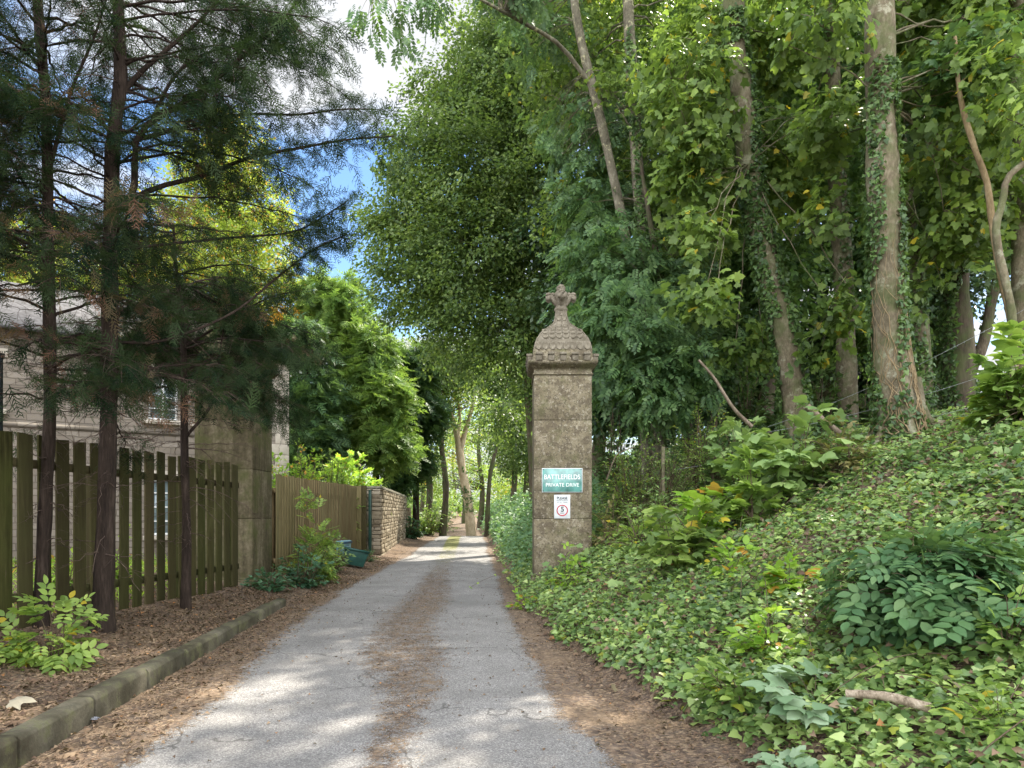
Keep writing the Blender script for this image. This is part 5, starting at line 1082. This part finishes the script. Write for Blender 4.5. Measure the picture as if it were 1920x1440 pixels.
tree('thin_lane_tree', 'thin dark leaning trunk right of the pale forked tree', TP([(912, 955), (918, 900), (928, 850), (944, 790), (952, 740)], 43), [.16, .14, .12, .10, .06], [B(950, 700, 43, 40), B(960, 770, 43, 25)], 140, 16, .16, [T_Q], M['leaf_beech'], M['bark_dark'], limbs=16, limb_r=.03, sr=.6, group='trees along the lane')

# ------------------------------------------------------------------ trees on the left, beyond the wall and the house
conifer_far('dark conifer nearest the house corner, left end of the conifer row', XYat(575, 33), 33, [B(565, 640, 33, 45), B(575, 740, 33, 60), B(590, 830, 33, 60), B(560, 870, 32, 40)], 700, 'needle_mid')
conifer_far('tall bright green conifer in the middle of the row beyond the wall', XYat(640, 37), 37, [B(630, 580, 37, 62), B(600, 560, 37, 45), B(660, 650, 37, 60), B(640, 740, 37, 70), B(650, 830, 37, 60)], 1100, 'needle_lime')
conifer_far('dark conifer right of the tall bright one, beyond the wall', XYat(705, 36), 36, [B(700, 650, 36, 40), B(720, 740, 35, 50), B(722, 830, 35, 55), B(690, 700, 36, 45)], 800, 'needle_lime')
conifer_far('lowest dark conifer at the right end of the row above the stone wall', XYat(780, 40), 40, [B(775, 690, 40, 50), B(785, 780, 40, 50), B(770, 860, 40, 45), B(750, 900, 39, 30)], 800, 'needle_mid')
x = XYat(420, 38)
tree('lime_tree', 'large yellow-green tree with orange tinges above the roof of the stone house', [np.array([x, 38, .3]), np.array([x, 38, 5]), np.array([x + .3, 38, 10]), np.array([x, 38, 18])], [.35, .3, .22, .06],
     [B(410, 300, 38, 75), B(455, 370, 38, 75), B(360, 380, 38, 85), B(480, 450, 37, 70), B(400, 480, 37, 100), B(320, 500, 38, 80), B(470, 560, 37, 75), B(380, 600, 36, 80), B(515, 410, 37, 28), B(520, 520, 36, 35), B(290, 610, 36, 70), B(450, 250, 38, 35)],
     2000, 20, .19, [T_Q], M['leaf_yellow'], M['bark_dark'], limbs=80, limb_r=.06, sr=.8, inner=.25, group='trees behind the house')
x = XYat(540, 36)
tree('maple', 'small orange tinged tree at the right of the yellow-green one', [np.array([x, 36, .3]), np.array([x, 36, 4]), np.array([x - .1, 36, 8])], [.15, .12, .05],
     [B(525, 640, 36, 35), B(515, 700, 35.5, 30), B(535, 590, 36, 22)], 260, 16, .18, [T_Q], M['leaf_orange'], M['bark_dark'], limbs=20, limb_r=.03, sr=.6, group='trees behind the house')
for i_, (px, Y, bl, lab) in enumerate([(90, 36, [B(70, 470, 36, 80), B(130, 540, 36, 80), B(60, 600, 36, 80), B(10, 520, 36, 70)], 'yellow-green crown above the house roof at the left edge'),
                                       (210, 37, [B(210, 560, 37, 75), B(200, 630, 36, 70), B(250, 500, 37, 50)], 'yellow-green crown between the two left conifer trunks, above the roof')]):
    x = XYat(px, Y); tree('lime_tree', lab, [np.array([x, Y, .3]), np.array([x, Y, 5]), np.array([x, Y, 9]), np.array([x, Y, 12])], [.3, .25, .18, .06], bl, 800, 18, .19, [T_Q], M['leaf_yellow'], M['bark_dark'], limbs=40, limb_r=.05, sr=.8, group='trees behind the house')

# ------------------------------------------------------------------ shrubs on the bank
def bank_shrub(name, label, px, Y, hgt, rx, *a, **k): return shrub(name, label, XYat(px, Y), Y, hgt, rx, *a, **k)
bank_shrub('sycamore_sapling', 'broad mass of pale sycamore saplings left of the large ivy trunk base', 1500, 9.6, 1.15, 1.0, 60, 9, .19, [T_MAPLE], M['leaf_grey'], group='sycamore saplings on the bank', tmin=.25, stem=.007)
bank_shrub('sycamore_sapling', 'lime and green sycamore sapling with a few orange leaves, halfway down the bank', 1325, 9.3, 1.05, .42, 24, 9, .18, [T_MAPLE], M['leaf_lime'], group='sycamore saplings on the bank', tmin=.25)
bank_shrub('sycamore_sapling', 'dark green maple leaved bush below the lime sapling', 1285, 8.6, .80, .62, 46, 10, .155, [T_MAPLE], M['leaf_syc'], group='sycamore saplings on the bank', tmin=.2)
bank_shrub('sycamore_sapling', 'bright sycamore sapling at the right edge above the ground ivy', 1905, 8.4, 1.05, .55, 46, 10, .19, [T_MAPLE], M['leaf_light'], group='sycamore saplings on the bank', tmin=.2)
bank_shrub('sycamore_sapling', 'leafy sapling with green leaves left of the browning bush', 1410, 9.2, .9, .5, 30, 9, .17, [T_MAPLE], M['leaf_light'], group='sycamore saplings on the bank', tmin=.2)
bank_shrub('browning_bush', 'browning bush at the left foot of the large ivy trunk', 1580, 9.3, .75, .55, 40, 12, .11, [T_OV4], M['leaf_brown'], group='bushes on the bank', tmin=.2)
bank_shrub('privet_bush', 'fine leaved grey-green bush upslope behind the saplings', 1250, 13.6, 1.6, 1.0, 150, 26, .055, [T_OV4], M['leaf_grey'], group='bushes on the bank', tmin=.15, leafr=.3)
bank_shrub('privet_bush', 'small grey-green bush between the pillar and the larger fine leaved bush', 1160, 14.5, 1.1, .8, 80, 24, .06, [T_OV4], M['leaf_light'], group='bushes on the bank', tmin=.15, leafr=.3)
bank_shrub('privet_bush', 'tall pale bush against the dark wood, nearest the pillar shaft', 1185, 13.9, 1.75, .95, 150, 26, .07, [T_OV4], M['leaf_light'], group='bushes on the bank', tmin=.15, leafr=.3)
bank_shrub('privet_bush', 'tall light green bush against the dark wood, behind the ivy covered stump', 1320, 14.2, 1.7, 1.0, 150, 26, .075, [T_OV4], M['leaf_light'], group='bushes on the bank', tmin=.15, leafr=.3)
bank_shrub('sycamore_sapling', 'pale leaved sapling group just upslope of the lime sapling', 1400, 11.4, 1.25, .7, 44, 10, .17, [T_MAPLE], M['leaf_grey'], group='sycamore saplings on the bank', tmin=.2)
bank_shrub('bramble_bush', 'light bramble hanging on the slope under the fine leaved bush', 1240, 12.2, .8, .8, 70, 14, .09, [T_OV4], M['leaf_grey'], group='bushes on the bank', tmin=.2)
bank_shrub('browning_bush', 'low browning bramble immediately right of the pillar shaft', 1140, 12.4, .75, .45, 40, 12, .09, [T_OV4], M['leaf_brown'], group='bushes on the bank', tmin=.2)
bank_shrub('bramble_bush', 'mixed green bramble with pale leaves between pillar and maple leaved bush', 1200, 11.0, .7, .6, 60, 12, .10, [T_OV4], M['leaf_light'], group='bushes on the bank', tmin=.2)
bank_shrub('ivy_stump', 'column of dark ivy over a stump beside the fine leaved bush', 1345, 12.4, 1.25, .28, 50, 16, .085, [T_IVY], M['leaf_ivy_dark'], group='bushes on the bank', tmin=.1)
bank_shrub('elder_bush', 'large dark green bush with big oval leaflets low on the bank at the right', 1755, 4.75, .60, .72, 210, 6, .225, [T_ELDER], M['leaf_elder_bush'], group='bushes on the bank', tmin=.35, stem=.006, droop=.7, leafr=.5, arch=.4, outw=1.3, jit=.6)
bank_shrub('hornbeam_seedling', 'light green toothed leaf seedling near the drive edge in front of the bank', 1385, 4.9, .34, .42, 24, 12, .085, [T_OV], M['leaf_light'], group='seedlings on the bank', tmin=.25, stem=.004)
bank_shrub('hornbeam_seedling', 'mid green seedling spreading between the drive edge and the dark bush', 1450, 5.3, .36, .38, 26, 12, .08, [T_OV], M['leaf_lime'], group='seedlings on the bank', tmin=.25, stem=.004)
bank_shrub('dusty_sapling', 'pale dusty sapling with large white-green leaves left of the fallen branch', 1510, 4.4, .30, .27, 14, 5, .135, [T_MAPLE], M['leaf_silver'], group='seedlings on the bank', tmin=.6, stem=.004, jit=.2)
bank_shrub('dusty_sapling', 'silvery dusted seedling at the bottom edge, below the larger dusty sapling', 1478, 3.98, .14, .17, 9, 5, .085, [T_MAPLE], M['leaf_silver'], group='seedlings on the bank', tmin=.6, stem=.003, jit=.2)
bank_shrub('nettle_plant', 'tall light green weed at the right edge beside the dark oval leaved bush', 1895, 4.0, .48, .22, 16, 10, .08, [T_OV], M['leaf_light'], group='seedlings on the bank', tmin=.15, stem=.004)
bank_shrub('nettle_plant', 'low trefoil weed patch under the dark oval leaved bush at the right edge', 1880, 3.5, .20, .28, 20, 6, .10, [T_TREFOIL], M['leaf_light'], group='seedlings on the bank', tmin=.3, stem=.003)
bank_shrub('hazel_seedling', 'yellow-green seedling in front of the foot of the stone pillar', 1062, 10.6, .62, .40, 14, 9, .10, [T_OV], M['leaf_lime'], group='seedlings by the pillar', tmin=.3, stem=.005)
bank_shrub('hazel_seedling', 'small lime seedling at the drive edge left of the pillar foot', 985, 10.9, .30, .28, 10, 9, .085, [T_OV], M['leaf_lime'], group='seedlings by the pillar', tmin=.3, stem=.004)
bank_shrub('maple_seedling', 'lone light seedling with folded leaves in the middle of the bank', 1370, 7.4, .40, .3, 14, 8, .12, [T_OV], M['leaf_lime'], group='seedlings on the bank', tmin=.4, stem=.004)
bank_shrub('maple_seedling', 'upright lime maple seedling on the bank below the fallen sticks', 1480, 6.4, .32, .26, 12, 6, .12, [T_MAPLE], M['leaf_lime'], group='seedlings on the bank', tmin=.5, stem=.004)
# left side plants
shrub('elder_seedling', 'leafy seedling on the leaf litter at the foot of the picket fence', XYat(100, 6.1), 6.1, .52, .40, 26, 4, .21, [T_ELDER], M['leaf_light'], 'plant', tmin=.5, stem=.005, droop=.3)
shrub('roadside_weed', 'tall pale weed growing against the brown picket fence past the pillar', XYat(590, 14.6), 14.6, 1.75, .45, 26, 9, .26, [T_ASH], M['leaf_light'], 'plant', group='weeds by the brown fence', tmin=.2, stem=.006)
shrub('roadside_weed', 'dense dark green weed at the base of the tall pale weed', XYat(570, 13.6), 13.6, .75, .62, 60, 12, .13, [T_OV4], M['leaf_elder'], 'plant', group='weeds by the brown fence', tmin=.2)
shrub('roadside_weed', 'low dark leafy weeds beside the foot of the mossy pillar', XYat(510, 12.4), 12.4, .42, .50, 44, 10, .12, [T_OV4], M['leaf_elder'], 'plant', group='weeds by the brown fence', tmin=.2)
shrub('roadside_weed', 'grey-green weeds spilling round the recycling boxes', XYat(625, 16.6), 16.6, .75, .50, 50, 12, .11, [T_OV4], M['leaf_grey'], 'plant', group='weeds by the brown fence', tmin=.2)
shrub('roadside_weed', 'small blue-green tuft at the foot of the dry stone wall end', XYat(690, 20.6), 20.6, .30, .30, 26, 10, .08, [T_OV4], M['leaf_bank'], 'plant', group='weeds by the brown fence', tmin=.2)
for i_, (px, Y, h_, r_, lm, lab) in enumerate([(770, 37, 1.1, .9, 'leaf_elder', 'dark glossy plant at the far foot of the stone wall'), (800, 44, 2.2, 1.5, 'leaf_light', 'sunny bush past the end of the stone wall'), (820, 54, 1.6, 1.8, 'leaf_beech', 'low bush where the lane dips, left side')]):
    shrub('lane_bush', lab, XYat(px, Y), Y, h_, r_, 80, 16, .17, [T_Q], M[lm], 'bush', group='bushes by the lane', tmin=.2, stem=.015)
# garden shrubs rising over the brown fence and the wall
for i_, (px, Y, top, r_, lm, lab) in enumerate([(572, 19, 884, .8, 'leaf_lime', 'yellow-green garden shrub over the brown fence next to the house corner'), (618, 20, 868, 1.1, 'leaf_lime', 'tallest lime green shrub over the middle of the brown fence'), (668, 22.6, 874, 1.1, 'leaf_light', 'soft green shrub above the gate post'), (728, 27, 882, 1.5, 'leaf_lime', 'bright ferny shrub overhanging the coping of the stone wall')]):
    x = XYat(px, Y) - (.8 if i_ < 3 else 1.45); z = HS(x, Y); zt = CAMZ + (HOR - top) * Y / FPX
    shrub('garden_shrub', lab, x, Y, (zt - z) * 1.12, r_, 260, 16, .13 if i_ < 3 else .3, [T_OV4] if i_ < 3 else [T_ASH], M[lm], 'shrub', group='shrubs over the garden wall', tmin=.45, stem=.01)
for i_, (x, Y, h_) in enumerate([(-6.6, 8.0, .8), (-6.4, 10.2, .9), (-6.9, 12.2, 1.0), (-7.6, 9.2, .9)]):
    shrub('garden_plant', ['bright garden plant seen low between the leftmost pickets', 'sunny garden plant seen between pickets beside the thick conifer', 'bright plant seen between pickets near the thin conifer', 'green plant deeper in the garden behind the left pickets'][i_], x, Y, h_, .55, 50, 10, .12, [T_OV4], M['leaf_lime'], 'plant', group='garden plants behind the pickets', tmin=.2)

# ------------------------------------------------------------------ ground cover (nobody could count it)
def scatter(x0, x1, y0, y1, dens, keep):
    n = int((x1 - x0) * (y1 - y0) * dens); x = rng.uniform(x0, x1, n); y = rng.uniform(y0, y1, n); k = keep(x, y); return x[k], y[k]
def cover(mb, x, y, T, size, hmax, tilt=.5, droop=-.1, face=(-.25, -.35, 1.0)):
    n = len(x); z = H(x, y) + hmax * rng.random(n) ** 1.3 * (.55 + .7 * np.clip(vnoise(x, y, 2.6, 21) + .4, 0, 1.2))
    ln = np.array(face) + tilt * rng.normal(size=(n, 3)); a = rng.uniform(0, 2 * PI, n); ld = np.stack([np.cos(a), np.sin(a), rng.normal(droop, .25, n)], 1)
    mb.inst(T, np.stack([x, y, z], 1), frames(ld, ln), size * (.45 + .95 * rng.random(n) ** 1.4) * (1 + .25 * vnoise(x, y, 1.7, 55))); return mb
BP = [(P(1510, 1040, 7.4), .55), (P(1440, 1090, 6.6), .35), (P(1640, 960, 8.4), .4), (P(1760, 900, 8.6), .35)]
def bare(x, y):
    b = .45 * vnoise(x, y, .95, 31) + .3 * vnoise(x, y, 4, 32)
    for p_, r_ in BP: b = b + 1.1 * np.exp(-((x - p_[0]) ** 2 + (y - p_[1]) ** 2) / r_ ** 2)
    return b
def onbank(x, y, thr=.78, u0=.0):
    u = x - XB(y) - .10 * vnoise(x, y, 3, 33); edge_ok = u > u0 + .12 * rng.random(len(x))
    pil_ok = ~((np.abs(x - PX) < .56) & (np.abs(y - PY) < .56))
    return edge_ok & pil_ok & ((bare(x, y) < thr) | (rng.random(len(x)) < .3))
iv = MB()
for (x0, x1, y0, y1, dn, sz_, T_) in ((1.0, 6, 2.2, 5.2, 1900, .064, T_IVY), (.5, 8, 5.2, 9, 1350, .064, T_IVY), (-.3, 10, 9, 16, 800, .072, T_IVY), (-1, 14, 16, 26, 200, .11, T_OV4)):
    x, y = scatter(x0, x1, y0, y1, dn, onbank); cover(iv, x, y, T_, sz_, .12 if y1 < 10 else .16)
tag(iv.build('ground_ivy', M['leaf_ivy']), 'carpet of ivy over the bank right of the drive', kind='stuff')
sp = MB()
for (x0, x1, y0, y1, dn) in ((1.0, 6, 2.2, 6, 90), (.5, 8, 6, 10, 80), (0, 9, 10, 16, 60)):
    x, y = scatter(x0, x1, y0, y1, dn, lambda x, y: onbank(x, y, .2, .15) & (vnoise(x, y, 1.1, 41) > .05)); cover(sp, x, y, T_OV4 if y1 > 6 else T_OV, .075, .24, .5)
tag(sp.build('undergrowth', M['leaf_light']), 'light green low leaves mixed into the ivy of the bank', kind='stuff')
sp = MB()
x, y = scatter(.5, 8, 4, 16, 26, lambda x, y: onbank(x, y, .6, .2) & (vnoise(x, y, .8, 43) > -.1)); cover(sp, x, y, T_MAPLE_LO, .12, .34, .45)
tag(sp.build('undergrowth', M['leaf_grey']), 'scattered larger grey-green leaves rising from the ivy', kind='stuff')
# blue-green nettles and grasses beyond the pillar, both sides of the lane
gr = MB()
for (x0, x1, y0, y1, dn, s_, hm) in ((-1.5, 7, 14.2, 24, 300, .12, .75), (-3, 8, 24, 44, 170, .16, .9), (-5, 9, 44, 75, 50, .26, 1.1)):
    x, y = scatter(x0, x1, y0, y1, dn, lambda x, y: (x - XB(y) > .08 + .2 * rng.random(len(x)))); cover(gr, x, y, T_OV4, s_, hm, .6, -.3)
tag(gr.build('undergrowth', M['leaf_bank']), 'blue-green nettles on the bank beyond the pillar', kind='stuff')
gr = MB()
x, y = scatter(-12, -3, 36, 75, 22, lambda x, y: XL(y) - x > .6 + 1.2 * rng.random(len(x))); k = ~((y < 43) & (x > -7)); cover(gr, x[k], y[k], T_Q, .3, .9, .6, -.3)
x, y = scatter(-60, -9, 42, 110, 3, lambda x, y: y > 0); cover(gr, x, y, T_Q, .8, 2.2, .6)
x, y = scatter(-30, 30, 74, 118, 5, lambda x, y: y > 0); cover(gr, x, y, T_Q, .6, 2.6, .6)
x, y = scatter(8, 60, 24, 90, 3, lambda x, y: y > 0); cover(gr, x, y, T_Q, .6, .9, .6)
tag(gr.build('far_undergrowth', M['leaf_beech']), 'green undergrowth around the far end of the lane', kind='stuff')
# garden lawn behind the fences
gr = MB(); x, y = scatter(-16, -5.2, 6, 40, 60, lambda x, y: (x < -5.25) & ((x + 4.0 + (y - 12) * .11) < -1.1)); cover(gr, x, y, T_BLADE, .22, .02, .9, .9)
tag(gr.build('lawn', M['leaf_lime']), 'sunlit grass of the garden behind the fence', kind='stuff')

# fallen leaves, needles and twigs
lf = MB()
def lay(mb, x, y, T, size, lift=.012, tilt=.25):
    n = len(x); z = H(x, y) + lift + .012 * rng.random(n); a = rng.uniform(0, 2 * PI, n); ld = np.stack([np.cos(a), np.sin(a), .12 * rng.normal(size=n)], 1); ln = np.array([0, 0, 1.]) + tilt * rng.normal(size=(n, 3))
    mb.inst(T, np.stack([x, y, z], 1), frames(ld, ln), size * rng.uniform(.5, 1.4, n))
CURL = (T_OV4[0] * np.array([1.3, 1, 3.5]), T_OV4[1]); CM = (T_MAPLE_LO[0] * np.array([1, 1, 2.2]), T_MAPLE_LO[1])
ver = lambda x, y: (XK(y) - .15 - x > 0) & (x > -7)
x, y = scatter(-7, -2.9, 2.5, 12, 330, ver); lay(lf, x, y, CURL, .042)
x, y = scatter(-5.2, -3.2, 11.4, 23, 150, lambda x, y: (XL(y) - x > .1) & (x > -4.6)); lay(lf, x, y, CURL, .045)
x, y = scatter(-4.0, -1.9, 2.5, 16, 330, lambda x, y: (x > XK(y) + .02) & (x < XL(y) + .10 - .5 * rng.random(len(x)) ** 2)); lay(lf, x, y, CURL, .034)
x, y = scatter(-.6, 2.6, 2.5, 16, 190, lambda x, y: (x > XR(y) + .35 - .55 * rng.random(len(x)) ** 2) & (x < XB(y) + .12)); lay(lf, x, y, CURL, .030)
x, y = scatter(-2, .2, 3, 14, 110, lambda x, y: np.abs(x - CT(y)) < CW(y)); lay(lf, x, y, CURL, .022)
x, y = scatter(-3, 1, 3, 20, 12, lambda x, y: (x > XL(y)) & (x < XR(y))); lay(lf, x, y, CURL, .028)
x, y = scatter(-5, -2.2, 2.8, 10, 6, lambda x, y: x < XL(y)); lay(lf, x, y, CM, .075)
x, y = scatter(.4, 8, 2.4, 14, 70, lambda x, y: (x > XB(y) - .1)); lay(lf, x, y, CM, .06, .03, .6)
x, y = scatter(.8, 8, 2.4, 14, 45, lambda x, y: (x > XB(y) + .1)); lay(lf, x, y, CURL, .055, .11, .9)
tag(lf.build('leaf_litter', M['dead_leaf']), 'brown fallen leaves over the verge, the gutter and the bank', kind='stuff')
nl_ = MB()
x, y = scatter(-6.5, -2.2, 2.5, 11, 900, lambda x, y: (x < XL(y) + .15) & (np.abs(x - XK(y) + .07) > .10)); lay(nl_, x, y, T_BLADE, .05, .006)
x, y = scatter(-2.6, 2.2, 2.5, 12, 520, lambda x, y: ((x > XR(y) - .15) & (x < XB(y) + .1)) | (np.abs(x - CT(y)) < CW(y) * 1.1)); lay(nl_, x, y, T_BLADE, .035, .006)
tag(nl_.build('needle_litter', M['needle_litter']), 'tan needles and bits of twig over the soil and the drive edges', kind='stuff')
tw = MB(); n = 420; x = np.r_[rng.uniform(-5, -3.2, 170), rng.uniform(.8, 6, 250)]; y = rng.uniform(3, 11, n); k = ~((x > 0) & (x < XB(y))); x, y = x[k], y[k]; n = len(x)
a = rng.uniform(0, 2 * PI, n); l_ = rng.uniform(.06, .32, n); s0 = np.stack([x, y, H(x, y) + .015], 1); e0 = s0 + np.stack([np.cos(a) * l_, np.sin(a) * l_, 0 * a], 1); e0[:, 2] = H(e0[:, 0], e0[:, 1]) + .03; md = (s0 + e0) / 2 + .03 * rng.normal(size=(n, 3)); md[:, 2] += .02
tw.tubes(bezs(s0, md, e0, 5), 4, .0035, .0018); tag(tw.build('twig_litter', M['twig']), 'thin dead twigs scattered over verge and bank', kind='stuff')

tw = MB(); n = 150; y = rng.uniform(3, 14, n); x = XB(y) + rng.uniform(.3, 6, n); a = rng.uniform(0, 2 * PI, n); l_ = rng.uniform(.4, 1.3, n)
s0 = np.stack([x, y, H(x, y)], 1); e0 = s0 + np.stack([np.cos(a) * l_, np.sin(a) * l_, 0 * a], 1); e0[:, 2] = H(e0[:, 0], e0[:, 1]) + .12; md = (s0 + e0) / 2; md[:, 2] += .25 + .15 * rng.random(n); A = bezs(s0, md, e0, 9); tw.tubes(A, 4, .004, .002)
tag(tw.build('bramble_stems', M['twig'], smooth=True), 'thin arching bramble stems through the ivy of the bank', kind='stuff')
i_ = np.repeat(np.arange(n), 14); j_ = rng.integers(2, 9, n * 14); pos = A[i_, j_]; ld = rng.normal(size=pos.shape) * np.array([1, 1, .3]); bm_ = MB().inst(T_OV, pos, frames(ld, np.array([-.2, -.3, 1.]) + .5 * rng.normal(size=pos.shape)), .06 * rng.uniform(.5, 1.3, len(pos)))
tag(bm_.build('bramble_leaves', M['leaf_light']), 'bramble leaves on arching stems above the ivy', kind='stuff')

# fallen branches and sticks
M['driftwood'] = bark_mat('bleached_wood', (.10, .075, .05), (.30, .245, .18), (.50, .43, .34), 14, bump=.012, stretch=.5)
M['dead_wood'] = bark_mat('dead_wood', (.06, .045, .03), (.16, .125, .09), (.30, .25, .19), 12, bump=.012)
p0 = P(1586, 1300, 3.93); p1 = P(1745, 1328, 3.72); q = smooth_path([p0, (p0 + p1) / 2 + np.array([0, 0, .022]), p1], 14)
tag(MB().tube(q, np.linspace(.022, .029, 14) * (1 + .05 * rng.normal(size=14)), 10).build('fallen_branch', M['driftwood'], smooth=True), 'curved bleached branch lying on the ivy at the lower right', 'branch')
def stick(label, lst, Y, r0, r1, mt=M['dead_wood'], name='dead_stick', cat='stick', group='dead sticks on the bank'):
    q = smooth_path(PP(lst, Y), 14); tag(MB().tube(q, np.linspace(r0, r1, 14), 7).build(name, mt, smooth=True), label, cat, group)
stick('broken bleached stub pointing up above the pale sapling mass', [(1512, 762), (1545, 790), (1575, 812)], 10.2, .055, .04)
stick('dry upright branch leaning left in front of the dark wood', [(1410, 800), (1375, 765), (1340, 710), (1310, 675)], 11.5, .035, .02)
stick('thin pale stick leaning on the bank right of the pillar', [(1137, 900), (1150, 865), (1160, 850), (1190, 838)], 12.8, .014, .008)
stick('short pale stick standing out of the bare patch of the bank', [(1515, 990), (1510, 1020), (1495, 1050)], 7.3, .012, .008)
stick('curved thin stem hooking up beside the dark oval leaved bush', [(1512, 1180), (1518, 1150), (1545, 1135)], 5.4, .007, .005)
M['rust'] = simple('rusty_iron', (.14, .07, .04), .8, .3)
px_ = P(1243, 860, 13.2); pz = HS(px_[0], 13.2); MBp = MB().box((px_[0], 13.2, pz + .65), (.06, .06, 1.5), .2)
tag(MBp.build('fence_post', M['bark_syc'], bevel=.01), 'weathered wire fence post in front of the fine leaved bush', 'fence post')
M['wire'] = simple('galvanised_wire', (.30, .31, .32), .5, .1, metallic=.3)
def wire(lab, a, b, sag):
    p0, p1 = P(*a), P(*b); t_ = np.linspace(0, 1, 60); q = p0 + (p1 - p0) * t_[:, None]; q[:, 2] -= sag * 4 * t_ * (1 - t_); mb = MB().tube(q, .0035, 4)
    for s in np.linspace(.01, .99, 46):
        c = p0 + (p1 - p0) * s; c[2] -= sag * 4 * s * (1 - s); d_ = rng.normal(size=3); d_ = d_ / np.linalg.norm(d_) * .018; mb.tube([c - d_, c + d_], .002, 3)
    tag(mb.build('barbed_wire', M['wire']), lab, 'wire', 'barbed wires across the wood')
wire('uppermost barbed wire strand rising to the right edge through the wood', (1440, 800, 12.5), (1930, 575, 9.8), .12)
wire('middle barbed wire strand passing behind the large ivy trunk', (1430, 812, 12.4), (1930, 675, 9.7), .10)
wire('lowest barbed wire strand just above the saplings', (1270, 880, 13.1), (1930, 735, 9.6), .08)
# litter: crumpled foil wrapper and a bleached leaf
M['foil'] = simple('crumpled_foil', (.62, .64, .75), .25, .1, 30, metallic=.7)
c0 = P(165, 1358, 5.0); z = HS(c0[0], 5.0); mb = MB(); V = []; 
for i_ in range(9):
    for j_ in range(6): V.append((c0[0] - .07 + i_ * .017, 4.97 + j_ * .014, z + .02 + .022 * rng.random()))
mb.add(V, np.array([(i_ * 6 + j_, (i_ + 1) * 6 + j_, (i_ + 1) * 6 + j_ + 1, i_ * 6 + j_ + 1) for i_ in range(8) for j_ in range(5)]))
tag(mb.build('wrapper', M['foil']), 'shiny crumpled wrapper in the gutter against the kerb', 'litter')
M['pale_leaf'] = simple('bleached_leaf', (.30, .27, .20), .8, .1)
x, y = XYat(32, 4.75), 4.75; fr_ = frames(np.array([[.8, .3, .1]]), np.array([[-.1, -.35, 1.]])); CMP = (T_MAPLE[0] * np.array([1, 1, 1.6]), T_MAPLE[1])
tag(MB().inst(CMP, np.array([[x - .05, y, HS(x, y) + .045]]), fr_, np.array([.15])).build('fallen_leaf', M['pale_leaf']), 'large bleached fallen leaf behind the kerb at the left edge', 'leaf')
